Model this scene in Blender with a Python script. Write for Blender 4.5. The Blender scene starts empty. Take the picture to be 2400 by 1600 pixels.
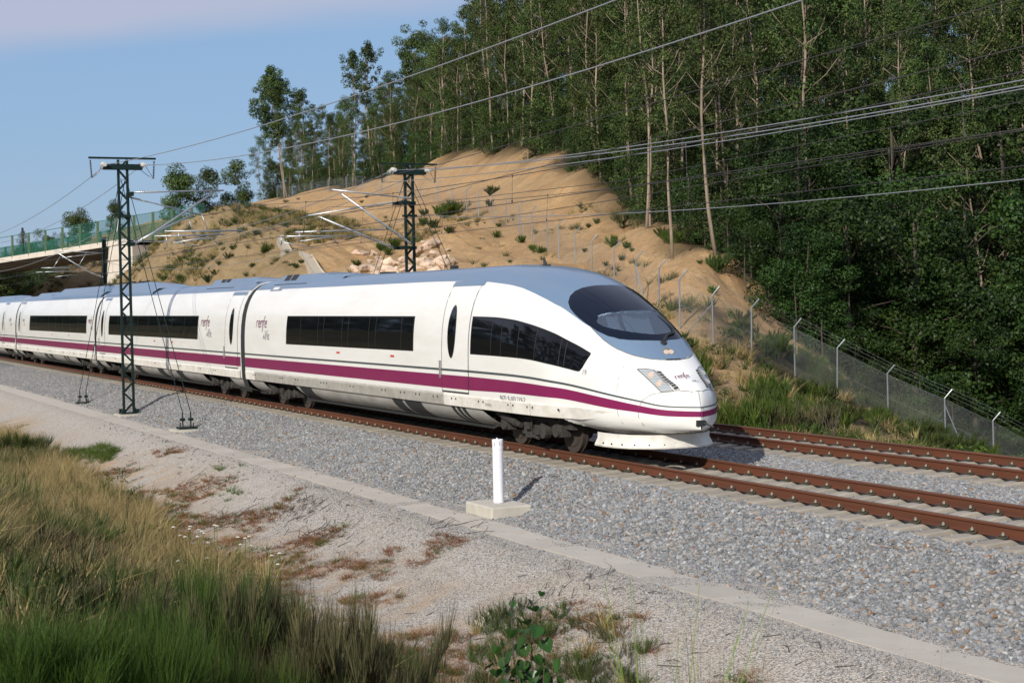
import bpy, math, random
import numpy as np
from mathutils import Vector, Matrix
random.seed(7); rng = np.random.default_rng(7)
PI = math.pi
scene = bpy.context.scene
COL = scene.collection

# ------------------------------------------------------------------ camera
CAM = Vector((57.083, -15.795, 3.111)); YAW, PITCH, ROLL = -1.1363, -0.02545, -0.0202
cy, sy, cp, sp = math.cos(YAW), math.sin(YAW), math.cos(PITCH), math.sin(PITCH)
fwd = Vector((sy*cp, cy*cp, sp)); r0 = Vector((cy, -sy, 0)); u0 = r0.cross(fwd)
rgt = math.cos(ROLL)*r0 + math.sin(ROLL)*u0; upv = -math.sin(ROLL)*r0 + math.cos(ROLL)*u0
cam = bpy.data.cameras.new('camera'); camo = bpy.data.objects.new('camera', cam); COL.objects.link(camo)
camo.matrix_world = Matrix(((rgt.x, upv.x, -fwd.x, CAM.x), (rgt.y, upv.y, -fwd.y, CAM.y), (rgt.z, upv.z, -fwd.z, CAM.z), (0, 0, 0, 1)))
cam.sensor_width = 36.0; cam.lens = 3844.66*36/2400; cam.clip_start = 0.3; cam.clip_end = 6000
cam.dof.use_dof = True; cam.dof.focus_distance = 32.0; cam.dof.aperture_fstop = 6.3
scene.camera = camo

# ------------------------------------------------------------------ sky, sun, exposure
SUN = Vector((1.2, -1.5, 1.0)).normalized()
w = bpy.data.worlds.new('World'); scene.world = w; w.use_nodes = True
nt = w.node_tree; N = nt.nodes; Lk = nt.links
bg = N['Background']; sky = N.new('ShaderNodeTexSky'); sky.sky_type = 'NISHITA'; sky.sun_disc = False
sky.sun_elevation = math.asin(SUN.z); sky.sun_rotation = math.atan2(SUN.x, SUN.y)
sky.air_density = 1.0; sky.dust_density = 0.6; sky.ozone_density = 2.2
tc = N.new('ShaderNodeTexCoord'); sx = N.new('ShaderNodeSeparateXYZ'); Lk.new(tc.outputs['Generated'], sx.inputs[0])
# a thin veil of high cloud whose lower edge runs a little above the trees
nz = N.new('ShaderNodeTexNoise'); nz.inputs['Scale'].default_value = 3.0; nz.inputs['Detail'].default_value = 3
mp = N.new('ShaderNodeMapping'); mp.inputs['Scale'].default_value = (1, 1, 5)
Lk.new(tc.outputs['Generated'], mp.inputs[0]); Lk.new(mp.outputs[0], nz.inputs[0])
dp = N.new('ShaderNodeVectorMath'); dp.operation = 'DOT_PRODUCT'; Lk.new(tc.outputs['Generated'], dp.inputs[0]); dp.inputs[1].default_value = (-0.07, -0.115, 1.0)
ad = N.new('ShaderNodeMath'); ad.operation = 'MULTIPLY_ADD'; Lk.new(nz.outputs[0], ad.inputs[0]); ad.inputs[1].default_value = 0.045; Lk.new(dp.outputs['Value'], ad.inputs[2])
mr = N.new('ShaderNodeMapRange'); mr.interpolation_type = 'SMOOTHSTEP'; Lk.new(ad.outputs[0], mr.inputs[0])
mr.inputs[1].default_value = 0.208; mr.inputs[2].default_value = 0.236; mr.inputs[3].default_value = 0; mr.inputs[4].default_value = 0.85
mx = N.new('ShaderNodeMix'); mx.data_type = 'RGBA'; sg = N.new('ShaderNodeMapRange'); Lk.new(sx.outputs[2], sg.inputs[0]); sg.inputs[1].default_value = 0.0; sg.inputs[2].default_value = 0.9
rp = N.new('ShaderNodeValToRGB'); Lk.new(sg.outputs[0], rp.inputs[0]); el = rp.color_ramp.elements
el[0].color = (0.330, 0.455, 0.640, 1); el[1].position = 0.12; el[1].color = (0.290, 0.455, 0.700, 1)
for p0, c0 in ((0.3, (0.24, 0.42, 0.70, 1)), (1.0, (0.10, 0.22, 0.50, 1))): e0 = el.new(p0); e0.color = c0
sk = N.new('ShaderNodeVectorMath'); sk.operation = 'SCALE'; sk.inputs['Scale'].default_value = 10.0; Lk.new(rp.outputs[0], sk.inputs[0])
mh_ = N.new('ShaderNodeMix'); mh_.data_type = 'RGBA'; mh_.inputs[0].default_value = 0.8; Lk.new(sky.outputs[0], mh_.inputs[6]); Lk.new(sk.outputs[0], mh_.inputs[7])
Lk.new(mr.outputs[0], mx.inputs[0]); Lk.new(mh_.outputs[2], mx.inputs[6]); mx.inputs[7].default_value = (4.9, 5.2, 6.6, 1)
Lk.new(mx.outputs[2], bg.inputs['Color']); bg.inputs['Strength'].default_value = 0.10
sun = bpy.data.lights.new('sun', 'SUN'); suno = bpy.data.objects.new('sun', sun); COL.objects.link(suno)
sun.energy = 4.6; sun.angle = math.radians(0.53); sun.color = (1.0, 0.945, 0.85)
suno.rotation_euler = (-SUN).to_track_quat('-Z', 'Y').to_euler(); suno.location = (0, -40, 60)
scene.view_settings.view_transform = 'Standard'; scene.view_settings.look = 'None'
scene.view_settings.exposure = 0.0; scene.view_settings.gamma = 1.0; scene.view_settings.use_curve_mapping = False
scene.cycles.max_bounces = 6; scene.cycles.transparent_max_bounces = 16; scene.cycles.use_denoising = True
scene.cycles.diffuse_bounces = 3; scene.cycles.glossy_bounces = 3; scene.cycles.transmission_bounces = 3
scene.cycles.use_adaptive_sampling = True; scene.cycles.adaptive_threshold = 0.02

# ------------------------------------------------------------------ materials
def mat(name, col, rough=0.6, metal=0.0, noise=None, bump=None, spec=0.5, attr=None, coat=0.0, rand=None):
    """noise=(scale, amount, colour2[, stretch]); bump=(scale, strength[, dist]); attr=attribute of tone; rand=per object value spread"""
    m = bpy.data.materials.new(name); m.use_nodes = True; t = m.node_tree; n = t.nodes; l = t.links
    b = n['Principled BSDF']; b.inputs['Roughness'].default_value = rough; b.inputs['Metallic'].default_value = metal
    b.inputs['Specular IOR Level'].default_value = spec; b.inputs['Coat Weight'].default_value = coat; b.inputs['Coat Roughness'].default_value = 0.05
    c = n.new('ShaderNodeRGB'); c.outputs[0].default_value = (*col, 1); src = c.outputs[0]
    co = n.new('ShaderNodeTexCoord').outputs['Object']
    if noise:
        tn = n.new('ShaderNodeTexNoise'); tn.inputs['Scale'].default_value = noise[0]; tn.inputs['Detail'].default_value = 6; tn.inputs['Roughness'].default_value = 0.65
        v = co
        if len(noise) > 3:
            mm = n.new('ShaderNodeMapping'); mm.inputs['Scale'].default_value = noise[3]; l.new(co, mm.inputs[0]); v = mm.outputs[0]
        l.new(v, tn.inputs[0])
        r = n.new('ShaderNodeMapRange'); l.new(tn.outputs[0], r.inputs[0]); r.inputs[1].default_value = 0.38; r.inputs[2].default_value = 0.66; r.inputs[4].default_value = noise[1]
        x = n.new('ShaderNodeMix'); x.data_type = 'RGBA'; l.new(r.outputs[0], x.inputs[0]); l.new(src, x.inputs[6]); x.inputs[7].default_value = (*noise[2], 1); src = x.outputs[2]
    if attr:
        a = n.new('ShaderNodeAttribute'); a.attribute_name = attr
        x = n.new('ShaderNodeMix'); x.data_type = 'RGBA'; x.blend_type = 'MULTIPLY'; x.inputs[0].default_value = 1; l.new(src, x.inputs[6]); l.new(a.outputs['Color'], x.inputs[7]); src = x.outputs[2]
    if rand:
        oi = n.new('ShaderNodeObjectInfo'); h = n.new('ShaderNodeHueSaturation')
        r = n.new('ShaderNodeMapRange'); l.new(oi.outputs['Random'], r.inputs[0]); r.inputs[3].default_value = 1-rand; r.inputs[4].default_value = 1+rand
        l.new(r.outputs[0], h.inputs['Value']); l.new(src, h.inputs['Color']); src = h.outputs[0]
    l.new(src, b.inputs['Base Color'])
    if bump:
        bn = n.new('ShaderNodeTexNoise'); bn.inputs['Scale'].default_value = bump[0]; bn.inputs['Detail'].default_value = 5; l.new(co, bn.inputs[0])
        bb = n.new('ShaderNodeBump'); bb.inputs['Strength'].default_value = bump[1]; bb.inputs['Distance'].default_value = bump[2] if len(bump) > 2 else 0.02
        l.new(bn.outputs[0], bb.inputs['Height']); l.new(bb.outputs[0], b.inputs['Normal'])
    return m
def foliage(name, col, col2, trans=0.35, rough=0.55, rand=0.25):
    m = bpy.data.materials.new(name); m.use_nodes = True; t = m.node_tree; n = t.nodes; l = t.links
    b = n['Principled BSDF']; b.inputs['Roughness'].default_value = rough; b.inputs['Specular IOR Level'].default_value = 0.2
    a = n.new('ShaderNodeAttribute'); a.attribute_name = 'tone'
    x = n.new('ShaderNodeMix'); x.data_type = 'RGBA'; l.new(a.outputs['Fac'], x.inputs[0]); x.inputs[6].default_value = (*col, 1); x.inputs[7].default_value = (*col2, 1)
    oi = n.new('ShaderNodeObjectInfo'); h = n.new('ShaderNodeHueSaturation')
    r = n.new('ShaderNodeMapRange'); l.new(oi.outputs['Random'], r.inputs[0]); r.inputs[3].default_value = 1-rand; r.inputs[4].default_value = 1+rand
    r2 = n.new('ShaderNodeMapRange'); l.new(oi.outputs['Random'], r2.inputs[0]); r2.inputs[3].default_value = 0.485; r2.inputs[4].default_value = 0.512
    l.new(r.outputs[0], h.inputs['Value']); l.new(r2.outputs[0], h.inputs['Hue']); l.new(x.outputs[2], h.inputs['Color']); l.new(h.outputs[0], b.inputs['Base Color'])
    tr = n.new('ShaderNodeBsdfTranslucent'); l.new(h.outputs[0], tr.inputs[0]); ms = n.new('ShaderNodeMixShader'); ms.inputs[0].default_value = trans
    l.new(b.outputs[0], ms.inputs[1]); l.new(tr.outputs[0], ms.inputs[2]); l.new(ms.outputs[0], n['Material Output'].inputs[0])
    return m
M = {}
M['white'] = mat('train_white', (0.82, 0.815, 0.78), 0.30, noise=(1.1, 0.32, (0.63, 0.60, 0.53), (0.5, 1, 2.6)), coat=0.3)
M['sill'] = mat('sill_white', (0.78, 0.76, 0.70), 0.45, noise=(3.0, 0.55, (0.50, 0.45, 0.36), (1, 1, 1.5)))
M['skirtgrey'] = mat('fairing_grey', (0.42, 0.41, 0.38), 0.55, noise=(1.6, 0.7, (0.24, 0.22, 0.19), (0.7, 1, 2)))
M['plow'] = mat('plough_white', (0.74, 0.72, 0.66), 0.5, noise=(4, 0.5, (0.42, 0.37, 0.30)))
M['roofblue'] = mat('roof_blue', (0.20, 0.31, 0.44), 0.34, metal=0.5, noise=(1.3, 0.6, (0.25, 0.32, 0.41), (0.4, 1.6, 1)), coat=0.35)
M['magenta'] = mat('magenta_band', (0.21, 0.014, 0.085), 0.3, noise=(1.5, 0.3, (0.25, 0.035, 0.10)), coat=0.25)
M['greyline'] = mat('grey_line', (0.07, 0.085, 0.09), 0.35)
M['glass'] = mat('dark_glass', (0.004, 0.0045, 0.006), 0.03, spec=0.32)
M['winframe'] = mat('window_black', (0.008, 0.008, 0.009), 0.15, spec=0.25)
M['mullion'] = mat('mullion_dark', (0.03, 0.03, 0.032), 0.35)
M['darkscreen'] = mat('upper_windscreen', (0.003, 0.007, 0.018), 0.05, spec=0.28)
M['rubber'] = mat('rubber_dark', (0.02, 0.022, 0.022), 0.7)
M['seam'] = mat('seam_grey', (0.16, 0.155, 0.145), 0.7)
M['bogie'] = mat('bogie_grime', (0.048, 0.043, 0.038), 0.8, noise=(9, 0.7, (0.02, 0.018, 0.016)), bump=(30, 0.3))
M['wheel'] = mat('wheel_steel', (0.055, 0.042, 0.034), 0.65, noise=(6, 0.6, (0.03, 0.024, 0.02)))
M['steel'] = mat('bright_steel', (0.55, 0.56, 0.57), 0.35, metal=0.7)
M['lens'] = mat('lamp_lens', (0.42, 0.47, 0.50), 0.06, spec=0.8, coat=0.6)
M['lensgrey'] = mat('lamp_reflector', (0.62, 0.60, 0.55), 0.2, metal=0.5)
M['amber'] = mat('lamp_warm', (0.62, 0.48, 0.38), 0.1, coat=0.7)
M['cabgrey'] = mat('cab_grey', (0.42, 0.46, 0.47), 0.5)
M['cabdark'] = mat('cab_dark', (0.05, 0.055, 0.06), 0.6)
M['red'] = mat('red_mark', (0.55, 0.06, 0.04), 0.5)
M['textpurple'] = mat('lettering_purple', (0.17, 0.05, 0.10), 0.5)
M['textgrey'] = mat('lettering_grey', (0.20, 0.20, 0.21), 0.5)
M['rail'] = mat('rail_rust', (0.125, 0.040, 0.017), 0.62, noise=(1.2, 0.7, (0.065, 0.026, 0.015), (0.4, 3, 9)), bump=(80, 0.15, 0.003))
M['railtop'] = mat('rail_top', (0.15, 0.072, 0.04), 0.42, metal=0.2, noise=(2, 0.5, (0.15, 0.07, 0.04), (0.3, 6, 1)))
M['sleeper'] = mat('sleeper_concrete', (0.30, 0.27, 0.225), 0.85, noise=(2.3, 0.8, (0.21, 0.175, 0.125)), bump=(60, 0.2, 0.004), rand=0.12)
M['clip'] = mat('clip_steel', (0.055, 0.055, 0.035), 0.5)
M['bolt'] = mat('bolt_pale', (0.26, 0.25, 0.20), 0.5)
M['ballast'] = mat('ballast_bed', (0.24, 0.24, 0.235), 0.9, noise=(22, 0.8, (0.10, 0.10, 0.10)), bump=(25, 1.0, 0.05))
M['concrete'] = mat('concrete', (0.50, 0.47, 0.40), 0.85, noise=(2.5, 0.6, (0.37, 0.34, 0.28)), bump=(40, 0.25, 0.005))
M['slab'] = mat('slab_concrete', (0.46, 0.42, 0.36), 0.9, noise=(2.4, 0.8, (0.41, 0.37, 0.31)), bump=(50, 0.2, 0.004), rand=0.08)
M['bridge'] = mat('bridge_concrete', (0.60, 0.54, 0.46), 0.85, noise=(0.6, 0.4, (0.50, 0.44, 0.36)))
M['bridgeshade'] = mat('bridge_concrete_shaded', (0.14, 0.12, 0.105), 0.9, noise=(0.5, 0.5, (0.10, 0.085, 0.075)))  # same concrete much darker: shade of deck underside and abutment wall painted in
M['green'] = mat('mast_green', (0.004, 0.015, 0.012), 0.5, noise=(3, 0.4, (0.007, 0.021, 0.017)), spec=0.3)
M['galv'] = mat('galvanised', (0.46, 0.48, 0.49), 0.38, metal=0.75, noise=(5, 0.4, (0.35, 0.37, 0.38)))
M['insul'] = mat('insulator_dark', (0.06, 0.055, 0.055), 0.3)
M['insulpale'] = mat('insulator_pale', (0.55, 0.54, 0.50), 0.3)
M['wire'] = mat('wire_grey', (0.30, 0.31, 0.33), 0.45, metal=0.4)
M['wiredark'] = mat('wire_dark', (0.05, 0.045, 0.042), 0.5, metal=0.3)
M['pvc'] = mat('post_white', (0.80, 0.80, 0.84), 0.4, noise=(6, 0.25, (0.62, 0.60, 0.60), (1, 1, 0.5)))
M['fencegreen'] = mat('fence_green', (0.015, 0.12, 0.07), 0.5)
M['fenceolive'] = mat('post_olive', (0.09, 0.15, 0.075), 0.6)
M['rock'] = mat('boulder_pink', (0.60, 0.455, 0.34), 0.9, noise=(1.6, 0.9, (0.46, 0.32, 0.215)), bump=(4, 1.0, 0.15), rand=0.25)
M['barkpale'] = mat('eucalyptus_bark', (0.33, 0.26, 0.19), 0.8, noise=(1.0, 0.9, (0.12, 0.08, 0.055), (2.5, 2.5, 0.35)), rand=0.2)
M['bark'] = mat('brown_bark', (0.085, 0.065, 0.05), 0.9, noise=(3, 0.6, (0.07, 0.05, 0.04), (3, 3, 0.4)))
M['euca'] = foliage('eucalyptus_leaf', (0.014, 0.035, 0.009), (0.105, 0.145, 0.038), 0.18, 0.7)
M['broad'] = foliage('broad_leaf', (0.006, 0.019, 0.004), (0.045, 0.086, 0.016), 0.10, 0.5)  # deep green, lowered further so the colour carries the crowns' deep shade
M['broom'] = foliage('broom_stem', (0.038, 0.070, 0.010), (0.125, 0.175, 0.032), 0.3)
M['broomnear'] = foliage('broom_stem_near', (0.016, 0.038, 0.006), (0.070, 0.115, 0.018), 0.25)
M['broomdark'] = foliage('broom_dark', (0.035, 0.060, 0.014), (0.095, 0.125, 0.035), 0.3)
M['dry'] = foliage('dry_grass', (0.20, 0.15, 0.055), (0.52, 0.41, 0.20), 0.35, rand=0.25)
M['rust'] = foliage('rust_weed', (0.15, 0.065, 0.03), (0.30, 0.145, 0.06), 0.2)
M['drain'] = mat('drain_concrete', (0.44, 0.385, 0.30), 0.9, noise=(1.5, 0.6, (0.36, 0.30, 0.22)))
M['twig'] = foliage('grey_twig', (0.060, 0.056, 0.026), (0.155, 0.145, 0.070), 0.12)
M['poplar'] = foliage('poplar_leaf', (0.016, 0.050, 0.012), (0.040, 0.095, 0.022), 0.2, 0.3, rand=0.15)
M['reed'] = foliage('reed_blade', (0.13, 0.22, 0.035), (0.30, 0.36, 0.09), 0.35)
M['flower'] = mat('white_flower', (0.52, 0.51, 0.42), 0.8)

# stones: colour varies from stone to stone
def stone_mat():
    m = bpy.data.materials.new('ballast_stone'); m.use_nodes = True; n = m.node_tree.nodes; l = m.node_tree.links; b = n['Principled BSDF']
    oi = n.new('ShaderNodeObjectInfo'); cr = n.new('ShaderNodeValToRGB'); cr.color_ramp.interpolation = 'CONSTANT'
    cols = [(0.0, (0.155, 0.160, 0.166)), (0.16, (0.215, 0.222, 0.230)), (0.38, (0.267, 0.274, 0.281)), (0.56, (0.190, 0.194, 0.197)), (0.70, (0.318, 0.324, 0.326)), (0.78, (0.276, 0.255, 0.224)), (0.88, (0.396, 0.399, 0.394)), (0.905, (0.310, 0.255, 0.215)), (0.94, (0.215, 0.153, 0.102)), (0.963, (0.215, 0.123, 0.067)), (0.978, (0.121, 0.125, 0.130))]
    e = cr.color_ramp.elements; e[0].position = 0; e[0].color = (*cols[0][1], 1); e[1].position = cols[1][0]; e[1].color = (*cols[1][1], 1)
    for p_, c_ in cols[2:]: q_ = e.new(p_); q_.color = (*c_, 1)
    l.new(oi.outputs['Random'], cr.inputs[0]); l.new(cr.outputs[0], b.inputs['Base Color']); b.inputs['Roughness'].default_value = 0.85; b.inputs['Specular IOR Level'].default_value = 0.25
    return m
M['stone'] = stone_mat()

# ------------------------------------------------------------------ mesh builder
class MB:
    def __init__(s): s.v = []; s.f = []; s.m = []; s.cur = 0
    def add(s, vs, fs):
        o = len(s.v); s.v += [tuple(v) for v in vs]; s.f += [tuple(i+o for i in f) for f in fs]; s.m += [s.cur]*len(fs); return s
    def box(s, x0, x1, y0, y1, z0, z1):
        return s.add([(x, y, z) for z in (z0, z1) for y in (y0, y1) for x in (x0, x1)], [(0, 2, 3, 1), (4, 5, 7, 6), (0, 1, 5, 4), (2, 6, 7, 3), (0, 4, 6, 2), (1, 3, 7, 5)])
    def tube(s, pts, r, n=6, cap=True):
        pts = [Vector(p) for p in pts]; rs = r if hasattr(r, '__len__') else [r]*len(pts)
        vs = []; fs = []; prev = None
        for i, p in enumerate(pts):
            d = (pts[min(i+1, len(pts)-1)] - pts[max(i-1, 0)]).normalized()
            a = d.cross(Vector((0, 0, 1)));
            if a.length < 1e-3: a = Vector((1, 0, 0))
            a.normalize(); b = d.cross(a)
            for k in range(n):
                t = 2*PI*k/n; vs.append(p + (a*math.cos(t) + b*math.sin(t))*rs[i])
            if i:
                for k in range(n): k2 = (k+1) % n; fs.append(((i-1)*n+k, (i-1)*n+k2, i*n+k2, i*n+k))
        if cap: fs.append(tuple(range(n))[::-1]); fs.append(tuple((len(pts)-1)*n+k for k in range(n)))
        return s.add(vs, fs)
    def bar(s, a, b, w, h=None):   # rectangular bar
        a = Vector(a); b = Vector(b); h = h or w; d = (b-a).normalized(); u = d.cross(Vector((0, 0, 1)))
        if u.length < 1e-3: u = Vector((1, 0, 0))
        u.normalize(); v = d.cross(u); vs = []
        for p in (a, b):
            for i, j in ((-1, -1), (1, -1), (1, 1), (-1, 1)): vs.append(p + u*(i*w/2) + v*(j*h/2))
        return s.add(vs, [(0, 1, 2, 3), (7, 6, 5, 4), (0, 4, 5, 1), (1, 5, 6, 2), (2, 6, 7, 3), (3, 7, 4, 0)])
    def disc(s, c, axis, r0, r1, h, n=20):   # cylinder along axis, radii r0,r1
        c = Vector(c); a = Vector(axis).normalized(); return s.tube([c - a*h/2, c + a*h/2], [r0, r1], n)
    def grid(s, P):   # P[i][j]
        ni = len(P); nj = len(P[0]); vs = [v for row in P for v in row]
        return s.add(vs, [(i*nj+j, (i+1)*nj+j, (i+1)*nj+j+1, i*nj+j+1) for i in range(ni-1) for j in range(nj-1)])
    def build(s, name, mats, parent=None, smooth=False, tone=None, recalc=False):
        me = bpy.data.meshes.new(name)
        off = parent_loc(parent)
        vs = s.v if off is None else [(v[0]-off[0], v[1]-off[1], v[2]-off[2]) for v in s.v]
        me.from_pydata(vs, [], s.f)
        for m_ in (mats if isinstance(mats, (list, tuple)) else [mats]): me.materials.append(m_)
        if any(s.m): me.polygons.foreach_set('material_index', s.m)
        if smooth: me.polygons.foreach_set('use_smooth', [True]*len(s.f))
        if tone is not None:
            at = me.attributes.new('tone', 'FLOAT', 'FACE'); at.data.foreach_set('value', tone)
        me.update()
        o = bpy.data.objects.new(name, me); COL.objects.link(o)
        if parent is not None: o.parent = parent
        return o
def parent_loc(p):
    if p is None: return None
    v = Vector((0, 0, 0))
    while p is not None: v += p.location; p = p.parent
    return v if v.length > 1e-9 else None
def empty(name, loc, label, cat, group=None):
    o = bpy.data.objects.new(name, None); COL.objects.link(o); o.location = loc; o.empty_display_size = 0.2
    return tag(o, label, cat, group)
def tag(o, label=None, cat=None, group=None, kind=None):
    if label: o['label'] = label
    if cat: o['category'] = cat
    if group: o['group'] = group
    if kind: o['kind'] = kind
    return o
def inst(src, name, parent=None, loc=None, rot=None, scl=None):
    o = src.copy(); o.name = name; COL.objects.link(o); o.parent = parent
    if loc is not None: o.location = loc
    if rot is not None: o.rotation_euler = rot
    if scl is not None: o.scale = scl
    return o
def child(me, name, parent, loc=(0, 0, 0)):
    o = bpy.data.objects.new(name, me); COL.objects.link(o); o.parent = parent; o.location = loc; return o

# ------------------------------------------------------------------ terrain
CP = [(-54.5,16.4,5.17),(-100.5,17.0,5.77),(-97.4,24.3,12.05),(-105.9,22.5,10.48),(-80.8,22.6,10.63),(-65.8,20.4,8.66),(-51.7,18.6,7.14),(-37.7,16.6,5.32),(-235.0,68.7,21.38),(-243.1,75.2,23.27),(-211.6,71.7,21.79),(-205.9,72.1,22.70),(-145.7,59.0,16.72),(-178.7,71.3,22.38),(-95.9,47.3,12.87),(-128.8,60.0,20.32),(-66.6,38.8,9.98),(-92.9,54.0,17.57),(-44.4,32.0,7.56),(-68.5,46.8,14.21),(-28.0,26.8,5.58),(-42.8,35.6,9.49),(-125.8,42.1,11.62),(-104.7,40.1,11.52),(-88.1,28.2,9.55),(-45.8,19.3,5.31),(-65.2,29.9,8.12),(-47.0,26.3,7.37),(-46.1,28.4,9.07),(-20.5,21.5,5.37),(-14.6,19.9,4.94),(-40.7,20.8,6.04),(-11.6,21.5,3.46),(-3.8,19.4,2.29),(0.1,18.1,1.72),(1.5,18.8,1.23),(1.3,20.7,0.55),(0.4,23.4,-0.36),(1.1,25.0,-1.10),(2.0,26.9,-2.20),(3.9,28.3,-3.25),(4.7,30.1,-4.22),(-2.5,19.8,3.00),(-8.6,23.5,5.56),(-11.0,27.8,5.02),(-5.8,24.7,3.14),(-5.3,25.5,2.16),(-20.4,26.6,6.25),(-12.9,23.6,4.69),(-24.3,30.1,7.37),(-15.9,29.1,6.05),(-14.8,33.6,2.86),(-8.4,32.9,-1.34),(-6.6,36.6,-3.50),(-4.9,40.3,-5.25)]
CP += [(x, 10.5, -0.4) for x in (-330, -290, -250, -210, -170, -140, -120, -100, -80, -60, -40, -25, -12, -4)]
CP += [(x, 20, 8.0) for x in (-330, -280, -230, -190, -150)] + [(x, 34, 14) for x in (-330, -280, -230, -190)] + [(-300, 70, 22), (-330, 130, 24), (-250, 120, 27), (-180, 110, 27), (-120, 100, 24)]
CP += [(4, 10.5, -0.9), (12, 10.5, -1.4), (22, 10.5, -1.5), (40, 10.5, -1.6), (80, 10.5, -1.8), (10, 16, -1.2), (20, 16, -2.2), (30, 18, -3), (60, 18, -3), (12, 24, -3.2), (25, 30, -4.5), (60, 40, -4.5), (100, 30, -4), (120, 90, -2)]
CP += [(-14, 45.5, -0.5), (-36, 69, 8.5), (-40, 60, 10.5), (-58, 62, 15.5), (-75, 80, 19), (-50, 90, 17), (-20, 80, 6), (0, 60, -2), (0, 100, 6), (30, 70, -3), (-20, 130, 16), (-80, 130, 25), (60, 110, 3)]
CP += [(-227.5,73.3,22.55),(-196.1,69.5,21.15),(-180.6,67.2,20.39),(-162.5,63.3,18.62),(-125.6,54.7,15.14),(-110.6,51.3,13.99),(-84.2,43.9,11.74),(-74.4,41.1,10.82),(-59.8,37.0,9.20),(-52.9,35.0,8.47),(-38.6,30.2,6.83),(-32.8,28.4,6.16),(-22.2,24.9,4.73),(-16.5,22.9,4.15),(-6.8,20.0,2.85),(5.5,31.8,-5.30)]
CP += [(-110.2,57.2,18.63),(-118.4,58.5,19.36),(-100.1,55.1,18.18),(-84.0,51.6,16.55),(-76.1,49.6,15.33),(-153.6,66.0,21.43),(-55.2,42.3,12.57),(-97.3,51.4,15.08),(-82.6,45.0,12.36),(-77.4,46.7,13.58),(-62.8,39.9,10.74),(-58.1,40.7,11.45),(-43.7,33.6,8.37),(-114.8,54.3,16.38),(-134.7,59.0,17.88),(-68.3,35.3,9.64),(-83.2,38.8,10.80),(-45.8,29.0,7.89)]
CP = np.array(CP, float)
CPF = np.array([(-243,75.2),(-211.6,71.7),(-180.6,67.2),(-145.4,59.7),(-110.6,51.3),(-84.2,43.9),(-66.6,38.8),(-44.4,32.0),(-28.0,26.8),(-11.6,21.5),(0.1,18.1),(1.3,20.7),(1.1,25.0),(5.5,31.8)])
def _rbf_fit():
    d = np.linalg.norm(CP[:, None, :2]-CP[None, :, :2], axis=2); n = len(CP); s = 3.5
    A = np.zeros((n+3, n+3)); A[:n, :n] = np.sqrt(d*d+s*s)*-1 + np.eye(n)*0.03
    A[:n, n] = 1; A[:n, n+1:] = CP[:, :2]; A[n:, :n] = A[:n, n:].T
    return np.linalg.solve(A, np.r_[CP[:, 2], 0, 0, 0]), s
_W, _S = _rbf_fit()
def hill(X, Y):
    X = np.asarray(X, float); Y = np.asarray(Y, float); sh = X.shape; P = np.stack([X.ravel(), Y.ravel()], 1)
    Pc = np.stack([np.clip(P[:, 0], -330, 120), np.clip(P[:, 1], 8, 135)], 1); out = np.zeros(len(P))
    for i in range(0, len(P), 20000):
        q = Pc[i:i+20000]; d = np.linalg.norm(q[:, None]-CP[None, :, :2], axis=2)
        out[i:i+20000] = -np.sqrt(d*d+_S*_S)@_W[:-3] + _W[-3] + q@_W[-2:]
    return out.reshape(sh)
def pchip(xk, yk, x):
    xk = np.asarray(xk, float); yk = np.asarray(yk, float); h = np.diff(xk); d = np.diff(yk)/h; m = np.zeros(len(xk))
    for i in range(1, len(xk)-1):
        if d[i-1]*d[i] > 0:
            w1 = 2*h[i]+h[i-1]; w2 = h[i]+2*h[i-1]; m[i] = (w1+w2)/(w1/d[i-1]+w2/d[i])
    m[0] = d[0]; m[-1] = d[-1]; x = np.clip(x, xk[0], xk[-1])
    i = np.clip(np.searchsorted(xk, x)-1, 0, len(xk)-2); t = (x-xk[i])/h[i]
    return (2*t**3-3*t**2+1)*yk[i]+(t**3-2*t**2+t)*h[i]*m[i]+(-2*t**3+3*t**2)*yk[i+1]+(t**3-t**2)*h[i]*m[i+1]
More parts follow.
